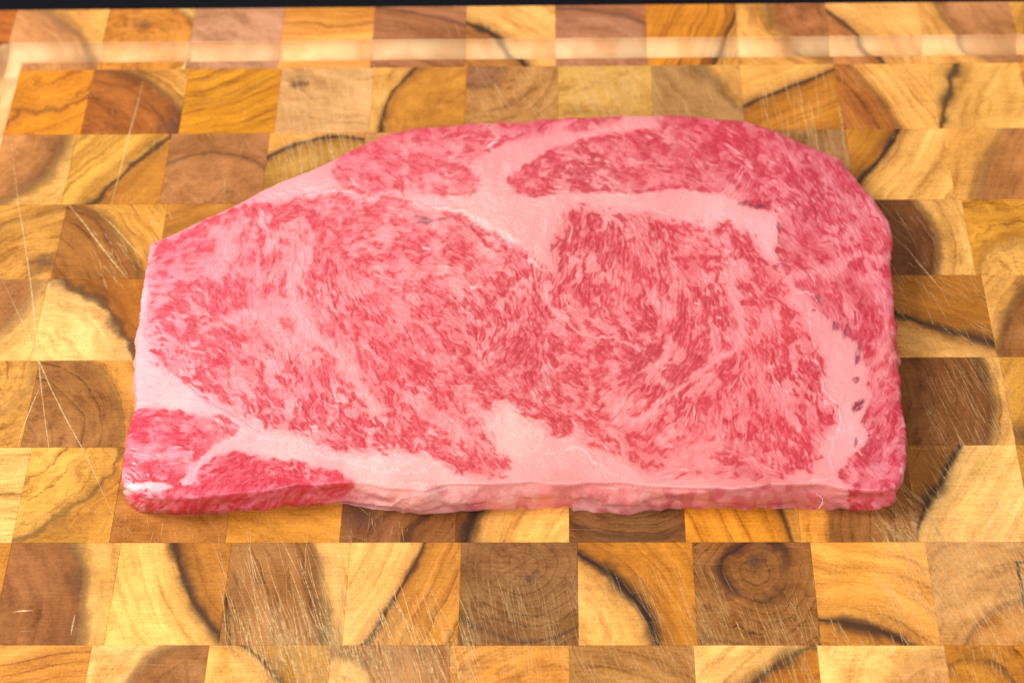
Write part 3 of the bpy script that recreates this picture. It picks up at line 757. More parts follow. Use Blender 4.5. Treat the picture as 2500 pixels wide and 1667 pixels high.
thread = np.clip(1-np.abs(lic(noise2(3.6), 10))*2.6, 0, 1)*np.clip(noise2(9)*.5+.6,0,1)
vein = np.clip(1-np.abs(lic(noise2(3.2), 7)+wx2*.3)*3.0, 0, 1)
lean = lean*(1-np.clip(0.62+.2*capz,0,.85)*thread)
lean = np.clip(lean+0.55*vein*np.clip(blur(lean,4)*1.6,0,1)*(1-lean)*lz, 0, 1)
core = np.clip((uf-thr-0.12)/0.34, 0, 1)*(0.6+0.4*np.clip(worm2,0,1))

# fat strands across the muscles: points (2500 scale), width, strength
SEAMS = [
 ([(757,575),(726,660),(722,740),(760,800),(812,850),(870,930),(930,1000)],22,.85),
 ([(490,812),(545,782),(600,762),(660,790),(700,840)],16,.8),
 ([(1130,955),(1160,1000),(1230,1050),(1300,1080),(1420,1100)],30,.6),
 ([(1335,690),(1352,735),(1385,780),(1430,812),(1490,838),(1560,852)],7,.9),
 ([(1781,680),(1800,755),(1800,819),(1776,861),(1713,904),(1657,942),(1606,989),(1540,1030)],15,.9),
 ([(1784,650),(1792,720),(1800,800)],26,.6),
 ([(1585,742),(1600,765),(1628,782)],12,.8),
 ([(1592,893),(1622,878),(1642,850)],14,.9),
 ([(1622,918),(1636,930)],16,.9),
 ([(2151,683),(2163,738),(2170,776),(2155,840),(2138,883),(2112,925),(2090,960)],17,.8),
 ([(1930,672),(2010,662),(2060,648),(2104,623),(2178,628)],15,.75),
 ([(2065,648),(2085,610),(2010,580)],10,.5),
 ([(2175,880),(2150,950),(2110,1000)],26,.5),
 ([(1218,404),(1261,361),(1345,332),(1473,318),(1558,293),(1600,281)],24,.8),
 ([(1345,322),(1372,300),(1400,283)],9,.8),
 ([(1640,296),(1642,340),(1638,380)],8,.45),
 ([(1395,470),(1520,372),(1640,380)],6,.25),
 ([(960,350),(1040,352),(1120,358)],16,.5),
 ([(880,430),(930,412),(960,420)],20,.45),
 ([(1480,405),(1600,395),(1700,405)],10,.4),
 ([(1880,340),(1940,380),(2000,420),(2060,480),(2110,540),(2150,600)],9,.5),
 ([(1560,300),(1650,330),(1760,400),(1830,460)],9,.4),
 ([(560,1050),(600,1052),(660,1074),(740,1095),(820,1120)],10,.3),
 ([(476,1165),(492,1135),(520,1108),(560,1085)],9,.9),
 ([(300,1075),(380,1110),(450,1130),(478,1168)],22,.75),
 ([(1210,905),(1235,890),(1260,905)],12,.3),
 ([(760,1000),(800,1045),(830,1080)],12,.5),
 ([(930,760),(1010,800),(1060,850)],10,.35),
 ([(1300,960),(1330,930),(1350,900)],18,.6),
 ([(1420,1010),(1450,960),(1440,930)],16,.6),
 ([(1560,960),(1520,1010),(1470,1040)],16,.55),
 ([(1690,1100),(1740,1085),(1800,1090),(1850,1130)],22,.6),
 ([(1620,1150),(1660,1100),(1640,1060)],18,.5),
 ([(2040,1200),(2090,1150),(2140,1135),(2190,1080)],16,.6),
 ([(2100,1225),(2110,1180),(2150,1150)],12,.5),
 ([(640,520),(620,580),(640,640)],16,.5),
 ([(540,560),(560,600),(540,640)],24,.6),
 ([(500,640),(520,670)],26,.6),
]
for pts,wd,st in SEAMS:
    s = stroke(pts, wd*1.25, .8, 1.3)*st
    lean = lean*(1-s); core = core*(1-s)

# the muscle between the flecks is itself a middle pink-red
basem = np.clip((0.37+0.05*np.clip((900-gx)/400,0,1)+0.16*capz+0.20*corz)*(1+0.32*noise2(18)+0.18*noise2(6)), 0.05, .8)
smask = np.zeros(gx.shape)
for pts,wd,st in SEAMS: smask = np.maximum(smask, stroke(pts, wd*1.6, .95, 1.3)*st)
lean = np.clip(lean, 0, 1)
lean = lean*(1-.12*capz)
core = core*(1-.3*corz)
lean = np.maximum(lean, 0)+(1-lean)*basem*lz*(1-smask)
# colours of fat and lean, known at scattered points
FAT = [(330,700,(252,186,200)),(322,900,(252,190,202)),(345,980,(252,184,194)),(330,1050,(250,150,170)),(420,980,(252,190,196)),(560,1030,(250,178,184)),(450,500,(250,170,180)),(700,450,(250,168,176)),
 (420,620,(250,150,165)),(600,650,(250,156,166)),(740,750,(254,164,172)),(560,830,(252,158,166)),(900,800,(254,150,156)),(1000,700,(252,150,156)),(800,600,(252,152,160)),
 (900,460,(248,160,166)),(1180,480,(252,166,168)),(1150,540,(254,170,168)),(1250,480,(250,164,166)),(1330,520,(252,158,160)),(1200,400,(248,150,155)),(1500,470,(252,165,168)),
 (1750,520,(255,172,176)),(1850,560,(254,168,174)),(1480,660,(252,150,152)),(1600,760,(254,148,152)),(1780,760,(252,148,154)),(1900,700,(252,146,152)),(1800,1000,(252,146,150)),
 (2050,900,(252,156,162)),(2020,1000,(254,158,162)),(2080,1060,(250,160,168)),(1950,1140,(254,150,152)),(1500,1100,(254,160,160)),(1330,1100,(254,164,164)),(1250,1050,(254,178,176)),(1100,1150,(252,176,176)),
 (900,1130,(252,186,184)),(700,1100,(252,182,184)),(1000,1200,(254,170,168)),(1200,1200,(250,150,148)),(1350,1190,(252,146,144)),(1500,1215,(248,150,150)),(1700,1180,(254,150,150)),(1750,1220,(232,132,136)),(1950,1220,(226,120,126)),
 (1000,860,(254,150,156)),(1150,1000,(254,160,162)),(1600,1050,(254,156,158)),
 (1300,300,(244,140,150)),(1000,330,(242,140,148)),(900,400,(248,142,152)),(1550,400,(244,142,146)),(1700,360,(242,134,142)),(1850,450,(240,130,140)),(2000,520,(240,132,142)),(2100,620,(242,138,146)),(2030,720,(244,144,150)),(2130,850,(242,140,146)),(2160,1000,(242,140,146)),(2150,1140,(240,140,156)),(2180,700,(236,130,145)),(2060,430,(238,140,155)),
 (400,1100,(252,162,178)),(330,1180,(254,205,215)),(600,1200,(248,120,145)),(800,1200,(250,140,155))]
LEAN = [(420,620,(238,88,116)),(400,780,(238,96,120)),(600,560,(238,88,112)),(700,800,(236,98,116)),(560,1000,(236,96,116)),(900,560,(232,94,110)),(900,800,(234,88,104)),(800,1060,(228,76,98)),(1000,1000,(230,82,98)),
 (1200,780,(222,84,98)),(1250,900,(220,80,94)),(1100,640,(228,88,102)),(1150,930,(222,80,94)),(1400,620,(216,76,92)),(1500,720,(222,80,94)),(1650,800,(218,82,96)),(1600,880,(212,80,94)),(1700,620,(224,78,94)),(1880,800,(226,84,98)),
 (1900,1060,(224,74,92)),(1500,1000,(226,84,96)),(1700,1080,(226,84,98)),(900,380,(230,80,104)),(1100,420,(232,96,116)),(1250,300,(222,72,102)),(1450,430,(212,70,92)),(1650,400,(216,74,98)),(1750,320,(216,62,92)),(1850,380,(214,62,90)),
 (1950,500,(208,68,94)),(2050,600,(214,72,96)),(2150,700,(218,72,98)),(2050,800,(214,74,98)),(2180,930,(214,62,90)),(2160,1020,(212,58,86)),(2130,1100,(212,74,98)),(2080,1200,(208,66,88)),(2180,1150,(222,76,104)),
 (430,1030,(230,54,92)),(350,1100,(232,58,96)),(560,1150,(224,54,86)),(750,1150,(222,52,82)),(600,1220,(220,58,86)),(840,1180,(226,62,92)),(1430,1190,(246,112,116)),(1250,1225,(226,110,120)),(1750,1220,(206,74,90)),(1900,1220,(198,66,82))]
fatc = field([(x,y,*lin(c,1.0)) for x,y,c in FAT], 2.8)
leanc = field([(x,y,*lin(c,1.0)) for x,y,c in LEAN], 2.8)
tone = noise2(40)*.5+noise2(12)*.5
warm = np.array([.98,.78,.69])
leanc = leanc*warm; fatc = fatc*(1+(1-lz[...,None])*np.array([0,.03,-.04])-lz[...,None]*np.array([0,.0,.06]))
fatc = fatc*(1+0.035*tone[...,None]*np.array([.3,1,1]))
leanc = leanc*(1+0.10*noise2(10)[...,None]*np.array([.25,1,1]))
dark = leanc*np.array([.82,.44,.52])
col = fatc*(1-lean[...,None])+leanc*lean[...,None]
col = col*(1-core[...,None]*.75)+dark*(core[...,None]*.75)
# pink bleed of the lean into the fat between its flecks
bleed = np.clip(blur(lean,6)*0.16*(1+.35*noise2(9)), 0, .5)[...,None]*(1-lean[...,None])*lz[...,None]
col = col*(1-bleed)+leanc*bleed*1.05
# fibres
fib = lic(noise2(1.6), 8)
col = col*(1+0.05*fib[...,None]*(0.4+lean[...,None])*np.array([.5,1,1]))
hgt = (-0.55*lean+0.20*fib+0.14*fine)*(0.25+0.75*lz)+0.10*noise2(3)+0.25*noise2(12)

def paint(mask, rgb, amt=1.0):
    global col
    m = (mask*amt)[...,None]; col = col*(1-m)+lin(rgb,1.0)*m
# cut side below the front edge
def frag(seed_s, d):
    n = lic(noise2(seed_s), 8); return np.clip((n-(1.2-2.4*d))/0.6+.5,0,1)
w1 = frag(9,.6)
wr = poly([(1610,1192),(1760,1192),(1900,1186),(2005,1186),(2015,1262),(1610,1262)], 5, .6)
paint(wr*frag(6,.42), (210,78,92), .62)
paint(wr*frag(4,.30), (240,150,150), .22)
band = poly([(860,1182),(1080,1186),(1590,1186),(1590,1262),(860,1262)], 8, .8)
paint(band*frag(10,.35), (255,186,180), .55)
paint(band*frag(6,.30), (226,112,120), .40)
wl = poly([(1080,1215),(1300,1222),(1590,1215),(1600,1262),(1080,1262)], 7, .8)
paint(wl*frag(14,.30), (224,100,116), .6)
paint(ell(1455,1190,52,20,8,.9), (250,124,126), .6)
paint(ell(1510,1214,36,14,20,.9), (246,120,122), .4)
# red cut side of the corner muscle, with pale diagonal streaks
for i in range(26):
    x = 360+i*20+nr.uniform(-8,8)
    s = stroke([(x,1250),(x+22,1222),(x+50,1196)], nr.uniform(3,10), .9, 1)
    paint(s, (246,132,152), nr.uniform(.15,.5))
# pale sinew lines, plus glints and a top-edge highlight painted into the colour
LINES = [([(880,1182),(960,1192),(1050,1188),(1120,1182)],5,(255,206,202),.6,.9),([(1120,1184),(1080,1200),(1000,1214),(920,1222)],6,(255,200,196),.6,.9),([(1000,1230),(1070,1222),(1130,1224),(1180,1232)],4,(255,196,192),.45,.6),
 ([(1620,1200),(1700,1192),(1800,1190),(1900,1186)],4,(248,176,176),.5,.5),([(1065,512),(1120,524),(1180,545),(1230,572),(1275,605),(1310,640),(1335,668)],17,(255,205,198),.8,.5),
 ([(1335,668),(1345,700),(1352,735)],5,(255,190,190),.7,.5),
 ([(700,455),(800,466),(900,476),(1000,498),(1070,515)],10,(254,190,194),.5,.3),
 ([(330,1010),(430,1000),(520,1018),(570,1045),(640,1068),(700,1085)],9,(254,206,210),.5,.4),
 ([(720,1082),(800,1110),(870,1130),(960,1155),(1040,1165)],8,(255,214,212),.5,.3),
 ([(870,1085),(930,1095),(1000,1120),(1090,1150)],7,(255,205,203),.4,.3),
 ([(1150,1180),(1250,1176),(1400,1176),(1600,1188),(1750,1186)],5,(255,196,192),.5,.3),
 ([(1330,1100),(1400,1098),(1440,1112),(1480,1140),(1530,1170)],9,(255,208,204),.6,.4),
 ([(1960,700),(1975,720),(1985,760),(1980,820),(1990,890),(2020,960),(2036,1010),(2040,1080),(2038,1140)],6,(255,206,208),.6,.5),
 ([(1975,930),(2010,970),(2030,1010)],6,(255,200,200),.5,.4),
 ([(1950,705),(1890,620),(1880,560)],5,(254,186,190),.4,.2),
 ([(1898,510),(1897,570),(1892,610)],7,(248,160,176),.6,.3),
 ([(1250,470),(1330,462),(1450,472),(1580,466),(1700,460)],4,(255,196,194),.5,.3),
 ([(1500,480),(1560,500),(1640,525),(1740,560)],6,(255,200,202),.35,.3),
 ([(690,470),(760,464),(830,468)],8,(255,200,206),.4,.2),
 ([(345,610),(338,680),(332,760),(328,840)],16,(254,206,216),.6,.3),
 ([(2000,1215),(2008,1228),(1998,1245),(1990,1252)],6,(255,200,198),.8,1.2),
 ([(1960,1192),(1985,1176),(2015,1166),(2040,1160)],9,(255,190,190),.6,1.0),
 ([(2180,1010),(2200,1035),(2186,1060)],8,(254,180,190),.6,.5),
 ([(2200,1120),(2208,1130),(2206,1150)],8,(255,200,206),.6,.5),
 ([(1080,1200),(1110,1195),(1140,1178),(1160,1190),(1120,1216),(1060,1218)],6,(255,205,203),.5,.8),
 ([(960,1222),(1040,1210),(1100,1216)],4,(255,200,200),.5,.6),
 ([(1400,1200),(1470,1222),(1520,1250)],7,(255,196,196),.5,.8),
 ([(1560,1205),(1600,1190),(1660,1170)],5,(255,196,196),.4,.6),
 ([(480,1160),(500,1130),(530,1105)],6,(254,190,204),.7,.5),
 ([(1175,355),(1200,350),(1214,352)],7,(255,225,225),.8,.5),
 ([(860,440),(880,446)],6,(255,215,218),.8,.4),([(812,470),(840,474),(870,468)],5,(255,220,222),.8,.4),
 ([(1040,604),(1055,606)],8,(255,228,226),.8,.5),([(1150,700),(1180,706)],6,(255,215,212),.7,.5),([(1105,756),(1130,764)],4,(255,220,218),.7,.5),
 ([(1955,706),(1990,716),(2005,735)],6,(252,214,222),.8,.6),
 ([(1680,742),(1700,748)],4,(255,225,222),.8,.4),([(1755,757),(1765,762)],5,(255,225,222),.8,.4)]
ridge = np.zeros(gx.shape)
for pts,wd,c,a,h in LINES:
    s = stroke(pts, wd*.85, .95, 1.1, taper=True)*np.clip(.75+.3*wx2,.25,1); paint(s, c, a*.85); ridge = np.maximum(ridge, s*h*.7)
# thin dark lines along the seams
DARKL = [([(1090,532),(1170,560),(1240,600),(1300,655),(1330,700)],4,(200,96,112),.6),
 ([(1370,560),(1352,620),(1350,670)],4,(214,96,112),.55),
 ([(1190,470),(1310,468),(1460,470),(1620,462)],3,(214,96,116),.4),
 ([(2000,930),(2018,960),(2036,1000),(2044,1040)],3,(214,90,100),.6),
 ([(395,860),(440,920),(500,975),(560,1010),(640,1060)],5,(232,104,124),.55),
 ([(1940,745),(1975,790),(1980,830)],3,(222,110,120),.4),
 ([(380,620),(358,700),(362,780),(395,850)],6,(240,120,142),.45),
 ([(1570,400),(1640,372),(1700,380)],3,(210,96,116),.3),
 ([(830,1235),(850,1228),(870,1236)],5,(120,50,50),.0)]
for pts,wd,c,a in DARKL: paint(stroke(pts, wd, .9, .6, taper=True), c, a)
# many short glints along the strands, highlights painted into the colour
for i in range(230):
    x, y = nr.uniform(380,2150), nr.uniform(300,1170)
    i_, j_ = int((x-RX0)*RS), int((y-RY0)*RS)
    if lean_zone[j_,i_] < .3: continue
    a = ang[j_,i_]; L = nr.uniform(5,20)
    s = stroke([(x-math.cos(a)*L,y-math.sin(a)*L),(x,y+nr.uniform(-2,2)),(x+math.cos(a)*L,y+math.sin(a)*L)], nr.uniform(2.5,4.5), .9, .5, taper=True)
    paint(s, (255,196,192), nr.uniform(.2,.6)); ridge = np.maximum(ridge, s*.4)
# purple stamp-like vessel spots
for x,y,a,b,an,c,st in [(1035,536,30,9,12,(176,96,116),.75),(1085,536,22,4,-8,(190,100,118),.5),(1822,493,20,7,-12,(160,52,88),.7),(1857,502,16,5,5,(158,52,86),.75),
 (1902,570,4,34,4,(170,62,92),.6),(1899,640,5,14,20,(168,60,90),.5),(2003,728,14,9,30,(176,90,118),.7),(1993,757,6,4,0,(190,60,96),.6),(2038,790,9,11,0,(176,66,98),.65),
 (2068,806,10,20,22,(172,78,108),.7),(2096,868,8,24,6,(170,74,104),.75),(2093,925,11,8,-20,(176,64,96),.7),(2095,990,13,25,40,(166,46,80),.8),(2088,1083,4,16,8,(178,70,100),.6),
 (1918,640,8,10,30,(180,70,100),.4)]:
    g = np.clip(0.75+0.35*fine,0,1); paint(ell(x,y,a,b,an,.28)*g, (int(c[0]*.86), int(c[1]*.8), int(c[2]*.74)), min(.95,st*1.2))
for i in range(16):
    t = i/15; x = 1140+t*180; y = 555+ (t**1.5)*85
    paint(ell(x,y,6,3.2,30+t*20,.5), (186,92,108), .35+.35*nr.random())
hgt = hgt+1.6*ridge+0.5*blur(1-lz,8*RS)
hgt += 0.25*noise2(20)
col = np.clip(col, 0.0, 1.0)*0.775

# ---- shape: cut face spanned between four edges, then a rounded side all round
T = 0.40
NU, NV = 1180, 560
top_px = np.array([(365,592),(425,566),(500,530),(563,503),(638,462),(723,424),(797,392),(872,355),(935,329),(1000,316),(1063,307),(1137,300),(1233,292),(1329,285),(1424,279),(1520,278),(1616,278),(1700,283),(1796,292),(1850,303),(1913,324),(1988,356),(2046,380),(2073,409),(2115,457),(2147,500),(2172,540)],float)
right_px = np.array([(2172,540),(2180,585),(2178,650),(2184,720),(2188,787),(2194,850),(2198,914),(2203,985),(2213,1030),(2217,1075),(2217,1120),(2206,1155),(2190,1185)],float)
left_px = np.array([(300,1180),(295,1160),(297,1125),(304,1080),(311,1040),(319,1002),(325,960),(328,900),(331,840),(336,780),(345,702),(355,640),(365,592)],float)
front_px = np.array([(300,1180),(345,1208),(420,1212),(510,1210),(600,1200),(700,1188),(780,1180),(860,1176),(960,1188),(1040,1190),(1110,1178),(1220,1176),(1380,1176),(1500,1176),(1600,1186),(1700,1190),(1800,1188),(1900,1182),(2000,1180),(2070,1190),(2140,1196),(2190,1185)],float)
def topz(xy): return T
def bp(px, n):
    c = resample(back(px, T)[:,:2], n)
    u_ = np.linspace(0,1,n); L_ = n/1180
    k_ = lambda m,a: np.interp(u_, np.linspace(0,1,max(3,int(m*L_))), nr.standard_normal(max(3,int(m*L_)))*a)
    t_ = np.gradient(c, axis=0); t_ /= np.linalg.norm(t_,axis=1)[:,None]+1e-9
    e_ = np.sin(math.pi*u_)**.5*np.minimum(1, 20*np.minimum(u_,1-u_))
    return c+np.stack([-t_[:,1],t_[:,0]],-1)*((k_(34,.012)+k_(110,.005)+k_(260,.003))*e_)[:,None]
top_c, right_c, left_c = bp(top_px,NU), bp(right_px,NV), bp(left_px,NV)
front_c = resample(back(front_px, T)[:,:2], NU)
front_c[:,1] += np.interp(np.arange(NU), np.linspace(0,NU,44), nr.standard_normal(44)*.012)*np.sin(math.pi*np.linspace(0,1,NU))**.4
front_c = np.stack([np.convolve(np.pad(front_c[:,k_],4,'edge'), np.ones(9)/9, 'valid') for k_ in (0,1)],-1)
# right_c runs far->near, left_c near->far
u = np.linspace(0,1,NU)[None,:,None]; v = np.linspace(0,1,NV)[:,None,None]   # v: 0 near edge .. 1 far edge
Lc = left_c[:,None,:]; Rc = right_c[::-1][:,None,:]; Bc = front_c[None]; Tc = top_c[None]
P00,P10,P01,P11 = front_c[0],front_c[-1],top_c[0],top_c[-1]
outer = (1-v)*Bc+v*Tc+(1-u)*Lc+u*Rc-((1-u)*(1-v)*P00+u*(1-v)*P10+(1-u)*v*P01+u*v*P11)
cen = outer.reshape(-1,2).mean(0)
# perimeter loop, counter-clockwise seen from above: near edge, right, far (reversed), left (reversed)
idx = np.concatenate([np.arange(NU), (np.arange(1,NV))*NU+NU-1, (NV-1)*NU+np.arange(NU-2,-1,-1), np.arange(NV-2,0,-1)*NU])
per = outer.reshape(-1,2)[idx]
NP = len(idx)
def psmooth(a, s):
    r = int(s*3); k = np.exp(-0.5*(np.arange(-r,r+1)/s)**2); k/=k.sum()
    b = np.concatenate([a[-r:],a,a[:r]]); return np.stack([np.convolve(b[:,i],k,'valid') for i in range(a.shape[1])],-1)
sm = psmooth(per, 14)
tg = np.roll(sm,-3,0)-np.roll(sm,3,0); tg /= np.linalg.norm(tg,axis=1)[:,None]
nrm = np.stack([tg[:,1],-tg[:,0]],-1)
FIL = 0.040
# pull the grid inwards near its rim so that the fillet has room
depth = np.minimum(np.minimum(np.linspace(0,1,NU)[None]*NU, (1-np.linspace(0,1,NU)[None])*NU), np.minimum(np.linspace(0,1,NV)[:,None]*NV,(1-np.linspace(0,1,NV)[:,None])*NV))
inner_per = per-nrm*FIL
inset = np.zeros((NV*NU,2)); 
dvec = inner_per-per
ins_b, ins_r, ins_t, ins_l = dvec[:NU], dvec[NU-1:NU+NV-1], dvec[NU+NV-2:2*NU+NV-2][::-1], np.vstack([dvec[:1], dvec[2*NU+NV-3:][::-1]])
ins_l = ins_l[:NV]
def fitn(a,n): return np.stack([np.interp(np.linspace(0,1,n), np.linspace(0,1,len(a)), a[:,k]) for k in (0,1)],-1)
ins_b, ins_r, ins_t, ins_l = fitn(ins_b,NU), fitn(ins_r,NV), fitn(ins_t,NU), fitn(ins_l,NV)
fb = np.exp(-np.linspace(0,1,NV)*14)[:,None,None]; ft = fb[::-1]
fl = np.exp(-np.linspace(0,1,NU)*26)[None,:,None]; fr_ = fl[:,::-1]
shift = fb*ins_b[None]*(1-fl-fr_)+ft*ins_t[None]*(1-fl-fr_)+fl*ins_l[:,None]+fr_*ins_r[:,None]
grid = outer+shift
grid.reshape(-1,2)[idx] = inner_per
gxy = grid.reshape(-1,2)
def rast(a, P3):
    q = proj(P3); return samp(a, (q[:,0]-RX0)*RS-.5, (q[:,1]-RY0)*RS-.5)
G3 = np.concatenate([gxy, np.full((len(gxy),1),T)],1)
hz = rast(hgt, G3)
allow = 1
lowf = 0.012*np.sin(gxy[:,0]*2.1+1)*np.cos(gxy[:,1]*2.6)+0.006*np.sin(gxy[:,0]*5.3)*np.sin(gxy[:,1]*4.1+2)
edgefall = np.clip(np.minimum(np.minimum(u[0,:,0][None]*NU, (1-u[0,:,0][None])*NU), np.minimum(v[:,0,0][:,None]*NV,(1-v[:,0,0][:,None])*NV))/22.0,0,1).reshape(-1)
drop = 0.02*(1-edgefall)**2
G3[:,2] = T+lowf+hz*0.0075*(0.35+0.65*edgefall)-drop*0.6
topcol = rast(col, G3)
# side rings
base_px = [(306,1205),(322,1240),(350,1252),(420,1254),(510,1253),(600,1246),(700,1236),(780,1231),(845,1230),(862,1233),(905,1240),(960,1248),(1000,1253),(1040,1255),(1100,1253),(1150,1248),(1200,1245),(1300,1242),(1360,1240),(1392,1240),(1402,1247),(1450,1248),(1500,1253),(1530,1255),(1560,1250),(1600,1245),(1650,1242),(1750,1240),(1850,1241),(1950,1240),(1985,1244),(2050,1242),(2080,1245),(2120,1244),(2160,1238),(2185,1220)]
basef = back(np.array(base_px,float), 0.0)[:,:2]
basef = resample(basef, NU)
outp = per.copy()
base = per-nrm*0.07
base[:NU] = basef
jag = np.interp(np.arange(NU), np.arange(0,NU,11), nr.standard_normal(len(range(0,NU,11)))*.009)
base[:NU,1] += jag
base = np.vstack([base]); 
bs = psmooth(base, 2.0); base = bs
rings = []
NF, NW = 7, 22
hz_per = G3[idx,2]
for i in range(1,NF+1):
    a = i/NF*math.pi/2
    xy = inner_per+(outp-inner_per)*math.sin(a)
    z_ = hz_per-FIL*(1-math.cos(a))
    rings.append(np.concatenate([xy, z_[:,None]],1))
r0 = rings[-1]
# slow and fast lumps on the side
ph = np.arange(NP)
def pn(step, amp):
    n = NP//step; a = nr.standard_normal(n+1)*amp; a[-1]=a[0]
    return np.interp(ph, np.linspace(0,NP,n+1), a)
def side_noise(sp, st):
    n = nr.standard_normal((NP+200, NW+20)); n = blur(n, 1e-9) if False else n
    def bl(a, s, ax):
        r = int(s*2.6)+1; k_ = np.exp(-0.5*(np.arange(-r,r+1)/s)**2); k_ /= k_.sum()
        return np.apply_along_axis(lambda q_: np.convolve(q_, k_, 'same'), ax, a)
    n = bl(bl(n, sp, 0), st, 1)[100:100+NP, 10:10+NW]
    return n/n.std()
SN = side_noise(30, 3.6)*.014+side_noise(12, 2.0)*.007+side_noise(4, 1.2)*.0022
for i in range(1,NW+1):
    t = i/NW
    xy = r0[:,:2]*(1-t)+base*t
    z_ = r0[:,2]*(1-t)
    bulge = 0.028*math.sin(math.pi*t)+SN[:,i-1]*math.sin(math.pi*t)**.5 if t < 1 else 0.0*ph
    xy = xy+nrm*bulge[:,None] if i < NW else xy
    rings.append(np.concatenate([xy, z_[:,None]],1))
rings[-1][:,2] = 0.001
side = np.vstack(rings)
q = proj(side)
front = np.tile(np.arange(NP) < NU, NF+NW)
fw = np.tile((np.clip(1-np.minimum(np.abs(np.arange(NP)-0),np.abs(np.arange(NP)-NP))/60.0,0,1)), NF+NW)
capy = np.tile(proj(np.concatenate([per-nrm*0.03, np.full((NP,1),T)],1)), (NF+NW,1))
capx = capy+np.stack([np.zeros(len(side)), (T-side[:,2])*20],-1)
qq = np.where(front[:,None], q, capx)
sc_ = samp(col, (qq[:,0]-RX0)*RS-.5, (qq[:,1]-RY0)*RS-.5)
dh = samp(hgt, (qq[:,0]-RX0)*RS-.5, (qq[:,1]-RY0)*RS-.5)
nn = np.tile(nrm,(NF+NW,1)); t_all = np.repeat(np.concatenate([np.zeros(NF),np.linspace(0,1,NW+1)[1:]]),NP)
side[:,:2] += nn*(dh*0.012*np.sin(math.pi*np.clip(t_all,0,1)))[:,None]
allv = np.vstack([G3, side])
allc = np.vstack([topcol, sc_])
# faces
a = np.arange((NV-1)*NU).reshape(NV-1,NU)[:,:-1].reshape(-1)
top_faces = np.stack([a, a+1, a+1+NU, a+NU],-1)
N0 = len(G3)
sf = []
prev = idx
for i in range(NF+NW):
    cur = N0+i*NP+np.arange(NP)
    sf.append(np.stack([prev, cur, np.roll(cur,-1), np.roll(prev,-1)],-1)); prev = cur
side_faces = np.vstack(sf)
faces = np.vstack([top_faces, side_faces])
# smooth vertex normals of the whole body
fn = np.cross(allv[faces[:,2]]-allv[faces[:,0]], allv[faces[:,3]]-allv[faces[:,1]])
vn = np.zeros_like(allv)
for k_ in range(4):
    for c_ in range(3): vn[:,c_] += np.bincount(faces[:,k_], fn[:,c_], len(allv))
vn /= np.linalg.norm(vn,axis=1)[:,None]+1e-12

def meat_material():
    k = NT('raw_beef')
    tc = k.n('ShaderNodeTexCoord').outputs['Object']
    c = k.attr('meat_color','GEOMETRY').outputs['Color']
    n = k.noise(tc, 1500, 3, 0.6)
    n2 = k.noise(tc, 420, 3, 0.6)
    f = k.math('ADD', 0.93, k.math('MULTIPLY', n2, 0.14))
    c = k.mix(1.0, c, k.comb(k.math('ADD',0.5,k.math('MULTIPLY',f,0.5)), f, f), 'MULTIPLY')
    k.put(k.bsdf.inputs['Base Color'], c)
    k.put(k.bsdf.inputs['Roughness'], k.mrange(n2, 0.3, 0.7, 0.26, 0.46))
    k.bsdf.inputs['Specular IOR Level'].default_value = 0.34
    k.bsdf.inputs['Coat Weight'].default_value = 0.35
    k.bsdf.inputs['Coat Roughness'].default_value = 0.16
    k.bump(k.math('ADD', n2, k.math('MULTIPLY', n, 0.7)), 0.5, 0.0006)
    return k.m
MEAT = meat_material()
steak = bpy.data.objects.new('beef_steak', None)
C.objects.link(steak)
steak['label'] = 'thick raw marbled beef steak, deep pink with pale fat seams, lying on the wooden board'
steak['category'] = 'steak'
def part(name, fsel, label=None):
    fs = faces[fsel]
    ids, inv = np.unique(fs.reshape(-1), return_inverse=True)
    vv = allv[ids]*U
    me = bpy.data.meshes.new(name)
    me.vertices.add(len(ids)); me.vertices.foreach_set('co', vv.astype(np.float32).reshape(-1))
    me.loops.add(len(fs)*4); me.loops.foreach_set('vertex_index', inv.astype(np.int32).reshape(-1))
    me.polygons.add(len(fs)); me.polygons.foreach_set('loop_start', np.arange(0,len(fs)*4,4,dtype=np.int32))
    me.update(calc_edges=True)
    me.polygons.foreach_set('use_smooth', np.ones(len(fs),bool))
    at = me.attributes.new('meat_color','FLOAT_COLOR','POINT')
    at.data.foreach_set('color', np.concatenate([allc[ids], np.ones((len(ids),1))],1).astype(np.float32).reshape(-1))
    me.normals_split_custom_set_from_vertices(vn[ids].tolist())
    me.materials.append(MEAT)
    o = bpy.data.objects.new(name, me); C.objects.link(o); o.parent = steak
    if label: o['label'] = label
    return o
fc = allv[faces].mean(1)
lab = np.zeros(len(faces), int)
ftop = np.arange(len(faces)) < len(top_faces)
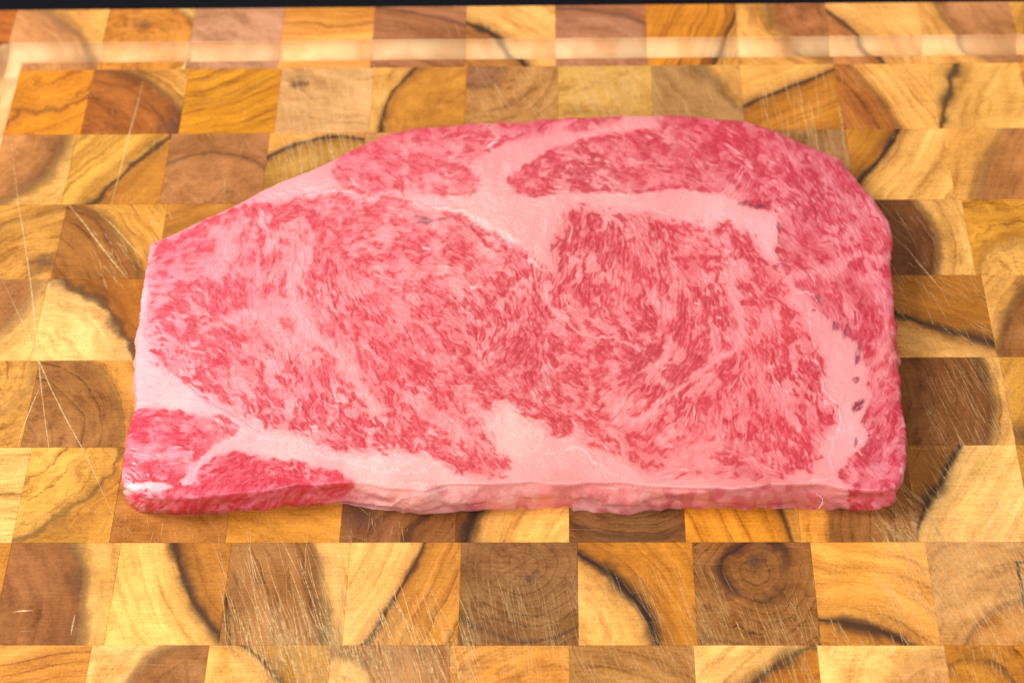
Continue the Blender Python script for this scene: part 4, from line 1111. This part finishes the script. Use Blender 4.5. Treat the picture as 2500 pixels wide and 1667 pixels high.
for i,(nm,pl) in enumerate(POLY.items()):
    lab[(rast(M[nm], fc) > 0.5) & ftop] = i+1
NAMES = [('fat',None),('eye_muscle','broad pink muscle with fine swirling marbling'),('inner_muscle','rounded muscle with coarse red flecks'),('cap_muscle','narrow red muscle along the upper left edge'),
 ('cap_muscle','deeper pink muscle curving round the right edge'),('corner_muscle','small crimson muscle at the left corner'),('corner_muscle','small crimson muscle on the front edge')]
for i,(nm,lb) in enumerate(NAMES):
    part(nm, lab==i, lb)
# torn shreds of fat on the front edge
def shred(pts, wpx, z0, z1):
    P = resample(np.array([[*back(p, zz)[:2], zz] for p,zz in zip(pts, np.linspace(z0,z1,len(pts)))]), 14)
    V = []; Fc = []; n = 7
    r = random.Random(len(pts)*7+int(wpx))
    for i,p in enumerate(P):
        tt = i/(len(P)-1); rr = wpx/270/2*(0.35+0.65*math.sin(math.pi*min(.95,max(.05,tt))))*r.uniform(.75,1.25)
        a = P[min(i+1,len(P)-1)]-P[max(i-1,0)]; a /= np.linalg.norm(a)+1e-9
        s_ = np.cross(a,[0,0,1]); s_ /= np.linalg.norm(s_)+1e-9; t_ = np.cross(s_,a)
        for j in range(n):
            an = j/n*2*math.pi; V.append(p+rr*(math.cos(an)*s_+0.6*math.sin(an)*t_))
    for i in range(len(P)-1):
        for j in range(n): Fc.append((i*n+j,i*n+(j+1)%n,(i+1)*n+(j+1)%n,(i+1)*n+j))
    Fc.append(tuple(range(n-1,-1,-1))); Fc.append(tuple((len(P)-1)*n+j for j in range(n)))
    o = mesh_obj('fat_shred', V, Fc, MEAT, steak, smooth=True)
    at = o.data.attributes.new('meat_color','FLOAT_COLOR','POINT')
    cc = lin((255,196,196),.88); at.data.foreach_set('color', np.tile([*cc,1.0],len(V)).astype(np.float32))
shred([(985,1242),(1003,1243),(1018,1250)], 9, .07, .02)
shred([(1994,1206),(2008,1216),(2006,1230),(1996,1242)], 5, .30, .05)
shred([(2196,1120),(2208,1128),(2204,1150)], 6, .30, .20)
